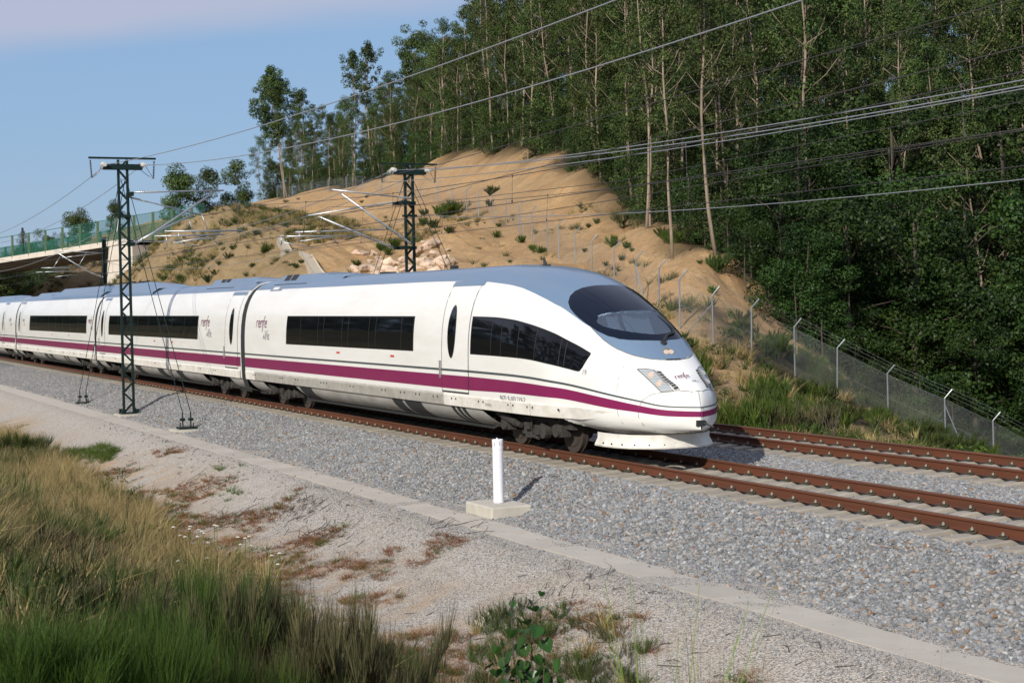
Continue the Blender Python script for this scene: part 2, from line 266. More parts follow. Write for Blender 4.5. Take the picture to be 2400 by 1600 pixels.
# value noise for relief
_perm = rng.random((256, 256))
def vnoise(x, y):
    x = np.asarray(x, float); y = np.asarray(y, float); xi = np.floor(x).astype(int); yi = np.floor(y).astype(int); fx = x-xi; fy = y-yi
    fx = fx*fx*(3-2*fx); fy = fy*fy*(3-2*fy); g = lambda a, b: _perm[a % 256, b % 256]
    return (g(xi, yi)*(1-fx)+g(xi+1, yi)*fx)*(1-fy)+(g(xi, yi+1)*(1-fx)+g(xi+1, yi+1)*fx)*fy
def fbm(x, y, o=4):
    s = 0; a = 0.5
    for i in range(o): s = s + a*(vnoise(x*2**i+i*17, y*2**i+i*31)-0.5); a *= 0.55
    return s
def ground_z(X, Y):
    X = np.asarray(X, float); Y = np.asarray(Y, float)
    near = pchip([-200, -60, -40, -24, -18, -15.8, -14, -12, -9.5, -7.5, -6, -4.6, -3.4, -2, 8], [9, 9, 7, 2.6, 1.9, 1.5, 0.35, -0.75, -1.62, -1.66, -1.30, -0.868, -0.862, -1.0, -1.0], Y)
    near = near + 0.16*fbm(X*0.35, Y*0.5)*np.clip((-5-Y)/3, 0, 1) + 0.03*fbm(X*2.1, Y*2.1)*np.clip((-4.6-Y)/0.8, 0, 1) + 0.036*fbm(X*1.3+7, Y*1.9)*np.clip((Y+4.9)/0.3, 0, 1)
    f = hill(X, Y)
    rel = np.clip((Y-10)/4, 0, 1)*np.clip((40-X)/30, 0.2, 1)
    fd = np.full(X.shape, 1e9)
    for (ax, ay), (bx, by) in zip(CPF[:-1], CPF[1:]):
        t_ = np.clip(((X-ax)*(bx-ax)+(Y-ay)*(by-ay))/((bx-ax)**2+(by-ay)**2), 0, 1); fd = np.minimum(fd, np.hypot(X-ax-t_*(bx-ax), Y-ay-t_*(by-ay)))
    rel = rel*np.clip(fd/7, 0.12, 1)
    f = f + rel*(0.5*fbm(X*0.10, Y*0.13) + 0.7*fbm(X*0.5, Y*0.35)) + np.clip((Y-10)/4, 0, 1)*(0.5*np.abs(fbm(X*1.1+Y*0.5, Y*0.22, 3))-0.06)
    wob = 1.6*fbm(X*0.25, Y*0.25); rg = lambda u, v: (1-np.abs(2*vnoise(u, v)-1))**4
    gul = 0.75*rg((X+0.5*Y)*0.34+wob, Y*0.10) + 0.38*rg((X+0.5*Y)*0.85+wob*1.7, Y*0.22+5) + 0.18*rg((X+0.5*Y)*1.9+wob*2, Y*0.5+9)
    led = 0.35*np.tanh(4*fbm(X*0.07+3, (f-0.2*X)*0.35, 3))
    f = f + np.clip((Y-11)/4, 0, 1)*np.clip((0-X)/8, 0, 1)*(led-gul*np.clip(fbm(X*0.05+2, Y*0.05)*3+0.8, 0.15, 1.2))*np.clip(fd/3, 0.25, 1)
    t = np.clip((Y-8.2)/2.0, 0, 1)
    return np.where(Y < 8.2, near, near*(1-t)+f*t)
def gz(x, y): return float(ground_z(np.array([x]), np.array([y]))[0])

def lines(segs):
    out = []
    for a, b, st in segs: out += list(np.arange(a, b, st))
    return np.array(sorted(out + [segs[-1][1]]))
gx = lines([(-2500, -900, 400), (-900, -400, 100), (-400, -260, 7), (-260, -120, 2.2), (-120, -32, 1.0), (-32, 6, 0.5), (6, 48, 0.42), (48, 70, 1.2), (70, 140, 7), (140, 1500, 300)])
gy = lines([(-1500, -200, 250), (-200, -60, 14), (-60, -20, 3), (-20, -13, 0.9), (-13, -3.2, 0.3), (-3.2, 8.2, 1.6), (8.2, 45, 0.5), (45, 85, 1.4), (85, 140, 5), (140, 2500, 330)])
GX, GY = np.meshgrid(gx, gy, indexing='ij'); GZ = ground_z(GX, GY)
nx, ny = GX.shape
me = bpy.data.meshes.new('ground'); V = np.stack([GX.ravel(), GY.ravel(), GZ.ravel()], 1)
ii, jj = np.meshgrid(np.arange(nx-1), np.arange(ny-1), indexing='ij'); a = (ii*ny+jj).ravel()
me.from_pydata(V.tolist(), [], np.stack([a, a+ny, a+ny+1, a+1], 1).tolist()); me.polygons.foreach_set('use_smooth', [True]*len(me.polygons))
EX = np.array([-400, -243, -206, -180, -130, -95, -78, -59, -42, -28, -12, -9, -6.5, -4]); EY = np.array([80, 74.6, 72, 72, 60.8, 54.8, 50.3, 43.6, 37.5, 31.9, 26.2, 28, 32, 40.0])
def edgeY(x): return np.interp(x, EX, EY)
# land cover masks (what grows or lies where), stored per vertex
cov = np.zeros((nx*ny, 4), np.float32)
x_, y_ = V[:, 0], V[:, 1]; nse = fbm(x_*0.22, y_*0.22)*2
sm = lambda a, b, v: np.clip((v-a)/(b-a), 0, 1)
forest = sm(-1.0, 2.0, y_-edgeY(x_)+nse*2.0); forest = np.maximum(forest, sm(-148, -158, x_+nse*4)*sm(9, 11, y_)*sm(30, 25, y_+nse*3)); forest = np.where(x_ > -4, sm(17, 22, y_+nse*6)*sm(-5, 5, x_+4), forest)
drl = 28.1-(x_+88)*0.235; spur = sm(1.0, -1.5, y_-drl+nse*1.0)*sm(-33, -44, x_)*sm(-135, -125, x_); spur = np.maximum(spur, sm(-108, -125, x_+nse*5)*sm(48, 40, y_+nse*4))*sm(9, 11, y_)
low = sm(3, 9, x_+nse*5-(y_-18)*0.9)*sm(8, 9.5, y_)
bank = sm(-5.3, -7.0, y_+nse*2.2)
cov[:, 0] = np.where(y_ > 8, forest, 0); cov[:, 1] = np.where(y_ > 8, np.clip(spur, 0, 1), sm(-9, -12, y_+nse*2)); cov[:, 2] = np.where(y_ > 8, low, bank); cov[:, 3] = (y_ > 7.0)
at = me.color_attributes.new('cover', 'FLOAT_COLOR', 'POINT'); at.data.foreach_set('color', cov.ravel())
# ground material: gravel on the near side, orange sand in the cutting, litter under the trees
def ground_mat():
    m = bpy.data.materials.new('ground_soil'); m.use_nodes = True; n = m.node_tree.nodes; l = m.node_tree.links; b = n['Principled BSDF']
    b.inputs['Roughness'].default_value = 0.95; b.inputs['Specular IOR Level'].default_value = 0.15
    co = n.new('ShaderNodeTexCoord').outputs['Object']
    def noise(sc, det=5, rough=0.6, stretch=None):
        t = n.new('ShaderNodeTexNoise'); t.inputs['Scale'].default_value = sc; t.inputs['Detail'].default_value = det; t.inputs['Roughness'].default_value = rough
        if stretch:
            mm = n.new('ShaderNodeMapping'); mm.inputs['Scale'].default_value = stretch[:3]; mm.inputs['Rotation'].default_value = (0, 0, stretch[3] if len(stretch) > 3 else 0); l.new(co, mm.inputs[0]); l.new(mm.outputs[0], t.inputs[0])
        else: l.new(co, t.inputs[0])
        return t.outputs[0]
    def rng_(v, a, b_, c=0, d=1):
        r = n.new('ShaderNodeMapRange'); l.new(v, r.inputs[0]); r.inputs[1].default_value = a; r.inputs[2].default_value = b_; r.inputs[3].default_value = c; r.inputs[4].default_value = d; return r.outputs[0]
    def mix(f, c1, c2):
        x = n.new('ShaderNodeMix'); x.data_type = 'RGBA'
        (l.new(f, x.inputs[0]) if not isinstance(f, float) else setattr(x.inputs[0], 'default_value', f))
        for i, c in ((6, c1), (7, c2)):
            if isinstance(c, tuple): x.inputs[i].default_value = (*c, 1)
            else: l.new(c, x.inputs[i])
        return x.outputs[2]
    at = n.new('ShaderNodeAttribute'); at.attribute_name = 'cover'; sp_ = n.new('ShaderNodeSeparateColor'); l.new(at.outputs['Color'], sp_.inputs[0])
    vg = n.new('ShaderNodeTexVoronoi'); vg.inputs['Scale'].default_value = 42; l.new(co, vg.inputs[0])
    hv = n.new('ShaderNodeSeparateColor'); l.new(vg.outputs['Color'], hv.inputs[0])
    grav = mix(rng_(noise(1.1), 0.35, 0.68), (0.51, 0.465, 0.405), (0.46, 0.405, 0.34))
    grav = mix(rng_(hv.outputs[0], 0.66, 0.9, 0, 0.8), grav, (0.60, 0.585, 0.555)); grav = mix(rng_(hv.outputs[1], 0.70, 0.9, 0, 0.8), grav, (0.19, 0.17, 0.15))
    sand = mix(rng_(noise(0.9), 0.38, 0.62), (0.49, 0.345, 0.215), (0.41, 0.33, 0.25))
    rst = mix(rng_(noise(2.1, 6, 0.7), 0.56, 0.68, 0, 0.6), sand, (0.20, 0.12, 0.06))
    scrub = mix(rng_(noise(2.8, 6, 0.7), 0.42, 0.6), (0.20, 0.15, 0.07), (0.075, 0.085, 0.03))
    near = mix(rng_(noise(1.4, 6, 0.7, (1, 0.4, 1)), 0.4, 0.6), grav, rst); nearc = mix(sp_.outputs[2], grav, near); nearc = mix(sp_.outputs[1], nearc, scrub)
    # cutting
    org = mix(rng_(noise(0.12, 5, 0.6), 0.36, 0.64), (0.84, 0.575, 0.32), (0.90, 0.59, 0.30))
    org = mix(rng_(noise(0.45, 7, 0.7, (1, 0.45, 0.3)), 0.46, 0.62, 0, 0.8), org, (0.76, 0.46, 0.22))
    org = mix(rng_(noise(1.6, 6, 0.72, (1.3, 0.6, 0.5)), 0.52, 0.70, 0, 0.7), org, (0.56, 0.39, 0.225))
    org = mix(rng_(noise(5.5, 5, 0.7, (1.6, 0.4, 0.4)), 0.56, 0.72, 0, 0.55), org, (0.30, 0.215, 0.13))
    org = mix(rng_(noise(1.0, 8, 0.78, (2.6, 0.30, 0.30, 0.45)), 0.48, 0.60, 0, 0.6), org, (0.70, 0.46, 0.24))
    org = mix(rng_(noise(3.2, 8, 0.8, (1.6, 0.6, 0.6, 0.45)), 0.50, 0.62, 0, 0.6), org, (0.56, 0.37, 0.205))
    org = mix(rng_(noise(9.0, 4, 0.8), 0.55, 0.66, 0, 0.7), org, (0.34, 0.25, 0.16))
    org = mix(rng_(noise(0.22, 5, 0.7), 0.56, 0.66, 0, 0.65), org, (0.78, 0.43, 0.19))
    grs = mix(rng_(noise(0.9, 6, 0.7), 0.42, 0.62), (0.54, 0.40, 0.23), (0.33, 0.265, 0.13))
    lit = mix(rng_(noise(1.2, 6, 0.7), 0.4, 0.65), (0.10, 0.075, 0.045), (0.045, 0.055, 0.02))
    lowc = mix(rng_(noise(0.8, 6, 0.7), 0.42, 0.6), (0.27, 0.21, 0.145), (0.10, 0.10, 0.045))
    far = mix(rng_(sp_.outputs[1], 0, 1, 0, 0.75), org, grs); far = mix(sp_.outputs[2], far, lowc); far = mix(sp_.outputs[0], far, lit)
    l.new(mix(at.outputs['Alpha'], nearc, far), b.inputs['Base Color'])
    h1 = noise(1.6, 12, 0.86, (2.0, 0.4, 0.4, 0.45)); h2 = noise(26, 3, 0.6)
    mh = n.new('ShaderNodeMath'); mh.operation = 'MULTIPLY'; l.new(h1, mh.inputs[0]); l.new(at.outputs['Alpha'], mh.inputs[1])
    b1 = n.new('ShaderNodeBump'); b1.inputs['Distance'].default_value = 1.1; b1.inputs['Strength'].default_value = 1.0; l.new(mh.outputs[0], b1.inputs['Height'])
    ma = n.new('ShaderNodeMath'); ma.operation = 'ADD'; l.new(h2, ma.inputs[0]); l.new(vg.outputs['Distance'], ma.inputs[1])
    b2 = n.new('ShaderNodeBump'); b2.inputs['Distance'].default_value = 0.035; b2.inputs['Strength'].default_value = 0.8; l.new(ma.outputs[0], b2.inputs['Height']); l.new(b1.outputs[0], b2.inputs['Normal'])
    l.new(b2.outputs[0], b.inputs['Normal'])
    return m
me.materials.append(ground_mat()); g = bpy.data.objects.new('ground', me); COL.objects.link(g); tag(g, kind='structure')

# ballast bed
def ballast_z(y):
    return np.interp(y, [-3.65, -3.25, -1.75, -1.42, 6.18, 6.55, 8.4, 8.8], [-1.15, -0.885, -0.30, -0.25, -0.25, -0.29, -0.95, -1.2])
bx = lines([(-340, -60, 5), (-60, 5, 1.0), (5, 60, 0.5), (60, 130, 5)]); by = np.array([-3.75, -3.5, -3.3, -3, -2.6, -2.2, -1.9, -1.7, -1.45, -1.2, -0.6, 0, 0.6, 1.2, 1.8, 2.4, 3, 3.6, 4.2, 4.8, 5.4, 6, 6.35, 6.6, 7, 7.5, 8, 8.4, 8.8])
mb = MB(); mb.grid([[(x, y, ballast_z(y) + 0.008*(random.random()-0.5)) for y in by] for x in bx])
tag(mb.build('ballast_bed', M['ballast'], smooth=True), kind='structure')

# ------------------------------------------------------------------ scatter (instances of prototype meshes on points)
def scatter(name, pts, rots, scls, protos, label, cat, seed=0, kind='stuff'):
    pc = bpy.data.collections.new(name+'_kinds')
    for i, pm in enumerate(protos):
        po = bpy.data.objects.new('%s_kind' % name, pm); pc.objects.link(po)
    me = bpy.data.meshes.new(name); n = len(pts); me.vertices.add(n); me.vertices.foreach_set('co', np.asarray(pts, np.float32).ravel())
    me.attributes.new('rot', 'FLOAT_VECTOR', 'POINT').data.foreach_set('vector', np.asarray(rots, np.float32).ravel())
    me.attributes.new('scl', 'FLOAT', 'POINT').data.foreach_set('value', np.asarray(scls, np.float32))
    me.attributes.new('pick', 'INT', 'POINT').data.foreach_set('value', np.random.default_rng(seed).integers(0, len(protos), n).astype(np.int32))
    ng = bpy.data.node_groups.new(name, 'GeometryNodeTree'); ng.interface.new_socket('Geometry', in_out='INPUT', socket_type='NodeSocketGeometry'); ng.interface.new_socket('Geometry', in_out='OUTPUT', socket_type='NodeSocketGeometry')
    gi = ng.nodes.new('NodeGroupInput'); go = ng.nodes.new('NodeGroupOutput'); ip = ng.nodes.new('GeometryNodeInstanceOnPoints'); ci = ng.nodes.new('GeometryNodeCollectionInfo')
    ci.inputs['Collection'].default_value = pc; ci.inputs['Separate Children'].default_value = True; ci.inputs['Reset Children'].default_value = True
    def na(nm, dt):
        a_ = ng.nodes.new('GeometryNodeInputNamedAttribute'); a_.data_type = dt; a_.inputs['Name'].default_value = nm; return a_.outputs['Attribute']
    L = ng.links; L.new(gi.outputs[0], ip.inputs['Points']); L.new(ci.outputs[0], ip.inputs['Instance']); ip.inputs['Pick Instance'].default_value = True
    L.new(na('pick', 'INT'), ip.inputs['Instance Index']); L.new(na('rot', 'FLOAT_VECTOR'), ip.inputs['Rotation']); L.new(na('scl', 'FLOAT'), ip.inputs['Scale']); L.new(ip.outputs[0], go.inputs[0])
    o = bpy.data.objects.new(name, me); COL.objects.link(o); o.modifiers.new('scatter', 'NODES').node_group = ng
    return tag(o, label, cat, kind=kind)
def mesh_of(mb, name, mats, tone=None, smooth=False):
    me = bpy.data.meshes.new(name); me.from_pydata(mb.v, [], mb.f)
    for m_ in (mats if isinstance(mats, (list, tuple)) else [mats]): me.materials.append(m_)
    if any(mb.m): me.polygons.foreach_set('material_index', mb.m)
    if tone is not None: me.attributes.new('tone', 'FLOAT', 'FACE').data.foreach_set('value', tone)
    if smooth: me.polygons.foreach_set('use_smooth', [True]*len(mb.f))
    me.update(); return me
def stone_mesh(seed, flat=0.7):
    r = random.Random(seed); t = (1+5**0.5)/2
    vs = [(-1, t, 0), (1, t, 0), (-1, -t, 0), (1, -t, 0), (0, -1, t), (0, 1, t), (0, -1, -t), (0, 1, -t), (t, 0, -1), (t, 0, 1), (-t, 0, -1), (-t, 0, 1)]
    fs = [(0, 11, 5), (0, 5, 1), (0, 1, 7), (0, 7, 10), (0, 10, 11), (1, 5, 9), (5, 11, 4), (11, 10, 2), (10, 7, 6), (7, 1, 8), (3, 9, 4), (3, 4, 2), (3, 2, 6), (3, 6, 8), (3, 8, 9), (4, 9, 5), (2, 4, 11), (6, 2, 10), (8, 6, 7), (9, 8, 1)]
    ax, ay, az = 0.5*r.uniform(0.8, 1.25), 0.5*r.uniform(0.7, 1.0), 0.5*flat*r.uniform(0.75, 1.1); mb = MB()
    out = []
    for v in vs:
        k = r.uniform(0.68, 1.15)/1.9; out.append((v[0]*ax*k, v[1]*ay*k, v[2]*az*k))
    mb.add(out, fs); return mb
stones = [mesh_of(stone_mesh(i), 'stone', M['stone']) for i in range(10)]
def stone_field(name, x0, x1, y0, y1, dens, zf, size, label, seed, cut=None):
    r = np.random.default_rng(seed); n = int((x1-x0)*(y1-y0)*dens); x = r.uniform(x0, x1, n); y = r.uniform(y0, y1, n)
    k = np.ones(n, bool) if cut is None else cut(x, y, r); x = x[k]; y = y[k]; n = len(x); z = zf(x, y) + r.uniform(-0.006, 0.014, n)
    rot = np.stack([r.uniform(-0.7, 0.7, n), r.uniform(-0.7, 0.7, n), r.uniform(0, 6.28, n)], 1); s = r.uniform(size[0], size[1], n)*np.exp(r.normal(0, 0.15, n))
    return np.stack([x, y, z], 1), rot, s
zb = lambda x, y: np.where((np.abs(y) < 1.36) | (np.abs(y-4.76) < 1.36), ballast_z(y)-0.02, np.maximum(ballast_z(y), np.where(y < -3, -0.865, -9)))
P_, R_, S_ = [], [], []
toe = lambda x: -3.50 - 0.14*np.sin(x*0.9+np.sin(x*0.37)*2) + 0.15*np.sin(x*2.3)
nrail = lambda x, y, r: ~((y > -1.28) & (y < 1.28)) | (r.random(len(x)) < 0.75)
for args in ((30, 47, -3.8, -1.3, 620), (12, 30, -3.8, -1.3, 470), (-12, 12, -3.8, -1.3, 330), (-45, -12, -3.8, -1.3, 170), (22, 47, -1.3, 1.3, 430), (-40, 22, -1.3, -0.75, 200), (22, 47, 1.3, 3.5, 520), (22, 47, 3.5, 6.3, 400), (22, 47, 6.3, 7.2, 320), (10, 22, 2.4, 6.3, 150)):
    sleeperless = lambda x, y, r: np.where((np.abs(y) < 1.33) | (np.abs(y-4.76) < 1.33), np.abs(((x-0.3*(y > 2.4)*0) % 0.6) - 0.3) < 0.19, True)
    if args[2] < -2: cutf = lambda x, y, r: (y > toe(x)) | (r.random(len(x)) < 0.10)
    elif args[2] >= 1.3 and args[3] <= 3.5: cutf = None
    else: cutf = lambda x, y, r: (np.abs((np.where(y > 2.4, x-PH2, x) % 0.6)-0.3) < 0.165) | (r.random(len(x)) < 0.22) | (np.abs(y) > 1.3) & (y < 2.4) | (y > 6.1)
    PH2 = 25.575 % 0.6
    a_, b_, c_ = stone_field('s', args[0], args[1], args[2], args[3], args[4], zb, (0.048, 0.095), '', abs(int(args[0]*10+args[4])), cutf); 
    k_ = np.ones(len(a_), bool)
    P_.append(a_); R_.append(b_); S_.append(c_)
# stray stones on the gravel
r = np.random.default_rng(5); n = 620; x = r.uniform(0, 46, n); y = -3.6 - np.abs(r.normal(0, 0.55, n)); y = np.where((y < -3.75) & (y > -4.52) & (r.random(n) < 0.8), y-0.8, y); P_.append(np.stack([x, y, ground_z(x, y)+0.01], 1)); R_.append(r.uniform(-1, 1, (n, 3))*3); S_.append(r.uniform(0.03, 0.07, n))
r = np.random.default_rng(6); n = 70000; x = 46-24*r.random(n)**1.3; y = -3.45-r.random(n)*4.2; y = np.where((y < -3.72) & (y > -4.54) & (r.random(n) < 0.93), -3.6+r.random(n)*0.1, y); P_.append(np.stack([x, y, ground_z(x, y)+0.003], 1)); R_.append(r.uniform(-1, 1, (n, 3))*3); S_.append(r.uniform(0.010, 0.026, n))
tag(scatter('ballast_stones', np.concatenate(P_), np.concatenate(R_), np.concatenate(S_), stones, 'crushed grey and rust coloured track ballast stones', 'ballast'), kind='stuff')

# ------------------------------------------------------------------ railway tracks
def rail_profile():
    h = [(0.075, -0.172), (0.075, -0.160), (0.012, -0.135), (0.010, -0.05), (0.036, -0.036), (0.036, -0.008), (0.028, 0.0)]
    return [(-y, z) for y, z in h] + [(y, z) for y, z in h[::-1]]
def rail_mb(x0, x1, yc):
    pr = rail_profile(); n = len(pr); mb = MB(); vs = [(x, yc+y, z) for x in (x0, x1) for y, z in pr]
    mb.add(vs, [(k, (k+1) % n, n+(k+1) % n, n+k) for k in range(n) if k != n-1]); mb.add(vs, [(n-1, 0, n, 2*n-1)])
    mb.m = [1 if k in (5, 6, 7) else 0 for k in range(n-1)] + [0]; return mb
def sleeper_mb(xw=0.15):
    mb = MB(); ys = [-1.30, -1.27, -1.0, -0.75, -0.5, -0.3, 0.3, 0.5, 0.75, 1.0, 1.27, 1.30]; zs = [-0.30, -0.205, -0.190, -0.178, -0.183, -0.215, -0.215, -0.183, -0.178, -0.190, -0.205, -0.30]
    P = []
    for y, z in zip(ys, zs):
        w_ = xw if abs(y) < 1.29 else xw-0.02
        P.append([(-w_, y, z-0.09), (-w_*0.93, y, z-0.02), (-w_*0.72, y, z), (w_*0.72, y, z), (w_*0.93, y, z-0.02), (w_, y, z-0.09)])
    mb.grid(P); mb.add(P[0], [(0, 1, 2, 3, 4, 5)]); mb.add(P[-1], [(5, 4, 3, 2, 1, 0)]); return mb
def clip_mb(s):
    """elastic clip: two spring loops and the coach screw between them; s=-1 outside (towards -y)"""
    mb = MB(); y0 = 0.0
    for k in (-1, 1):
        mb.tube([(k*0.02, y0-s*0.03, -0.150), (k*0.055, y0-s*0.035, -0.128), (k*0.085, y0, -0.140), (k*0.075, y0+s*0.04, -0.165), (k*0.03, y0+s*0.045, -0.160)], 0.0085, 5)
    mb.cur = 1; mb.disc((0, y0, -0.118), (0, 0, 1), 0.022, 0.022, 0.03, 6); mb.disc((0, y0, -0.098), (0, 0, 1), 0.012, 0.012, 0.022, 6); mb.cur = 0
    mb.box(-0.05, 0.05, min(y0, y0-s*0.02)-0.02, max(y0, y0-s*0.02)+0.02, -0.178, -0.150); return mb
sl_mesh = mesh_of(sleeper_mb(), 'sleeper', M['sleeper']); cl_mesh = {s: mesh_of(clip_mb(s), 'rail_clip', [M['clip'], M['bolt']]) for s in (-1, 1)}
def track(yc, phase, x0, x1, label, clip_from, clip_faces):
    t = empty('railway_track', (0, yc, 0), label, 'railway track', 'the two parallel tracks')
    for s in (-1, 1): rail_mb(-330, 130, yc+s*0.7535).build('rail', [M['rail'], M['railtop']], t)
    i0 = math.ceil((x0-phase)/0.6); i1 = int((x1-phase)//0.6); far = MB(); farm = []
    for i in range(i0, i1+1):
        x = phase+i*0.6; s_ = child(sl_mesh, 'sleeper', t, (x, 0, 0))
        s_.rotation_euler = (0, 0, random.uniform(-0.01, 0.01))
        if x > clip_from:
            for yy, sd in clip_faces: child(cl_mesh[sd], 'rail_clip', s_, (0, yy, 0))
        else:
            o = len(far.v); c = clip_mb(-1); far.add([(v[0]+x, v[1]+yc-0.865, v[2]) for v in c.v], c.f); farm += c.m
    if far.v:
        far.m = farm; tag(far.build('rail_clip', [M['clip'], M['bolt']], t), kind='stuff')
    return t
track(0.0, 0.0, -62, 47, 'near railway track with rusty rails, the train standing on it', 2, ((-0.865, -1), (0.645, -1), (-0.645, 1), (0.865, 1)))
track(4.76, 25.575 % 0.6, 14, 49, 'far railway track with rusty rails, empty, beyond the train', 14, ((-0.865, -1), (0.645, -1), (-0.645, 1)))

# ------------------------------------------------------------------ train surface
QZ = [3.7923, 3.6557, 3.4051, 3.0382, 2.6365, 2.1294, 1.6677, 1.3666]; QW = [1.4608, 1.425, 1.2663, 1.1643, 1.0025, 0.8042, 0.5165, 0.243]
def ztop(x): return np.where(x < 24, 3.88, pchip([24, 25.5, 26.5, 27.5, 28.5, 29.3, 30.0, 30.6, 31.14, 31.24], [3.88]+QZ+[1.05], x))
def hw(x): return np.where(x < 24, 1.475, pchip([24, 26, 27.5, 28.5, 29.3, 30, 30.5, 30.9, 31.12, 31.24], [1.475]+QW+[0.02], x))
def nexp(x): return 2.7+(2.2107-2.7)*np.clip((x-26)/4.5, 0, 1)+0.35*np.clip((25.5-x)/4.0, 0, 1)
def belt(x): return 1.5-0.5*np.clip((x-26)/3.5, 0, 1)
def zlow(x): return np.where(x < 27.5, 0.27, 0.27+0.20*np.clip((x-27.5)/1.0, 0, 1)+0.18*np.clip((x-29.5)/1.74, 0, 1)**2)
def lexp(x): return 5.0-2.0*np.clip((x-27)/1.5, 0, 1)
def ysurf(x, z):
    x = np.asarray(x, float); z = np.asarray(z, float); W = hw(x); b = belt(x)
    u = np.where(z >= b, (z-b)/(ztop(x)-b), (b-z)/(b-zlow(x))); e = np.where(z >= b, nexp(x), lexp(x)); u = np.clip(u, 0, 1)
    return W*(1-u**e)**(1/e)
def zsurf(x, y):
    x = np.asarray(x, float); y = np.asarray(y, float); u = np.clip(np.abs(y)/hw(x), 0, 1); b = belt(x); n = nexp(x)
    return b+(ztop(x)-b)*(1-u**n)**(1/n)
def side(mb, xs, lo, hi, nz=6, off=0.004, s=-1):
    """a strip of skin on the train's side between the curves lo(x) and hi(x)"""
    P = []
    for x in xs:
        a, b = float(lo(x)), float(hi(x)); row = []
        for k in range(nz+1):
            z = a+(b-a)*k/nz; row.append((x, s*(float(ysurf(x, z))+off), z))
        P.append(row)
    if s > 0: P = [r[::-1] for r in P]
    return mb.grid([list(r) for r in zip(*P)])
def top(mb, pts_rows, off=0.004):
    return mb.grid([[(x, y, float(zsurf(x, y))+off) for x, y in row] for row in pts_rows])
cst = lambda v: (lambda x: v)
def lin(x0, x1, n): return list(np.linspace(x0, x1, n+1))
NX = sorted(set([round(v, 4) for v in list(np.arange(24, 28.6, 0.2))+list(np.arange(28.6, 31.0, 0.07))+list(31.24-0.26*(np.linspace(0.02, 1, 12)**2))+[31.24]]))
def gray_lo(x): return float(pchip([24, 26.1, 27.1, 27.95, 28.9, 29.74, 30.4, 30.9, 31.24], [1.53, 1.515, 1.49, 1.44, 1.355, 1.255, 1.165, 1.075, 1.055], x))
def gray_hi(x): return gray_lo(x)+float(np.interp(x, [24, 28, 30, 31.2], [0.05, 0.045, 0.033, 0.022]))
def mag_hi(x): return float(pchip([24, 26.1, 27.95, 28.9, 29.74, 30.4, 30.9, 31.24], [1.44, 1.42, 1.36, 1.28, 1.19, 1.10, 1.02, 0.99], x))
def mag_lo(x): return float(pchip([24, 26.1, 27.95, 28.9, 29.74, 30.4, 30.9, 31.24], [1.14, 1.165, 1.15, 1.09, 1.02, 0.97, 0.91, 0.89], x))

def body_mesh(xs, drop=None):
    mb = MB(); P = []
    for x in xs:
        b = float(belt(x)); h = float(ztop(x)); row = []
        lo = 0.76
        zs = list(np.linspace(lo, b, 6)[:-1])
        half = [(float(ysurf(x, z)), z) for z in zs]
        n = float(nexp(x)); W = float(hw(x))
        for k in range(27):
            t = PI/2*k/26; c, s_ = math.cos(t), math.sin(t); f = (abs(c)**n+abs(s_)**n)**(-1/n); half.append((W*c*f if k < 26 else 0.0, b+(h-b)*s_*f))
        row = [(x, -y, z) for y, z in half] + [(x, y, z) for y, z in half[::-1][1:]]
        P.append(row)
    mb.grid(P)
    if drop:
        keep = []
        for f in mb.f:
            c = np.mean([mb.v[i] for i in f], 0)
            if not drop(c): keep.append(f)
        mb.f = keep; mb.m = [0]*len(keep)
    n0 = len(P[0]); mb.add(P[0], [tuple(range(n0))]); mb.add(P[-1], [tuple(range(n0))[::-1]])
    return mb
# fine lettering drawn with strokes, mapped to the skin
GL = {'r': [[(0, 0), (.08, .7)], [(.06, .45), (.2, .68), (.38, .7)]], 'e': [[(.05, .36), (.42, .40), (.44, .6), (.3, .72), (.12, .62), (.04, .35), (.08, .08), (.24, 0), (.42, .06)]],
      'n': [[(0, 0), (.08, .7)], [(.06, .5), (.22, .7), (.4, .68), (.42, .5), (.38, 0)]], 'f': [[(-.12, -.5), (.02, -.1), (.1, .6), (.16, .95), (.34, 1.25)], [(.0, .68), (.3, .68)]]}
def strokes_renfe():
    out = []; x = 0
    for ch, adv in (('r', .45), ('e', .56), ('n', .56), ('f', .36), ('e', .5)):
        for s in GL[ch]: out.append([(px+x, py) for px, py in s])
        x += adv
    return out, x
def strokes_ave():
    return [[(0, 0), (.28, .8), (.5, 0)], [(.09, .28), (.42, .28)], [(.62, 1.5), (.8, .7), (.84, -.18), (.95, .5), (1.15, 1.15), (1.3, 1.6)], [(1.9, .8), (1.4, .8), (1.4, 0), (1.9, 0)], [(1.4, .42), (1.82, .42)]], 1.9
def ribbon(mb, strokes, sx_, sy_, w_, fn):
    for s in strokes:
        for (x0, y0), (x1, y1) in zip(s[:-1], s[1:]):
            a = np.array([x0*sx_, y0*sy_]); b = np.array([x1*sx_, y1*sy_]); d = b-a; L = np.hypot(*d); d = d/max(L, 1e-6); nrm = np.array([-d[1], d[0]])*w_/2
            a = a-d*w_*0.3; b = b+d*w_*0.3
            mb.add([fn(*(a-nrm)), fn(*(b-nrm)), fn(*(b+nrm)), fn(*(a+nrm))], [(0, 1, 2, 3)])
    return mb
def text_mesh(txt, size, fn, name, m_, parent):
    cu = bpy.data.curves.new(name, 'FONT'); cu.body = txt; cu.size = size; cu.resolution_u = 2; to = bpy.data.objects.new(name, cu)
    me = to.to_mesh(); mb = MB(); mb.add([fn(v.co.x, v.co.y) for v in me.vertices], [tuple(p.vertices) for p in me.polygons]); to.to_mesh_clear(); bpy.data.objects.remove(to)
    return mb.build(name, m_, parent)
def sidefn(x0, z0, off=0.007): return lambda u, v: (x0+u, -(float(ysurf(x0+u, z0+v))+off), z0+v)
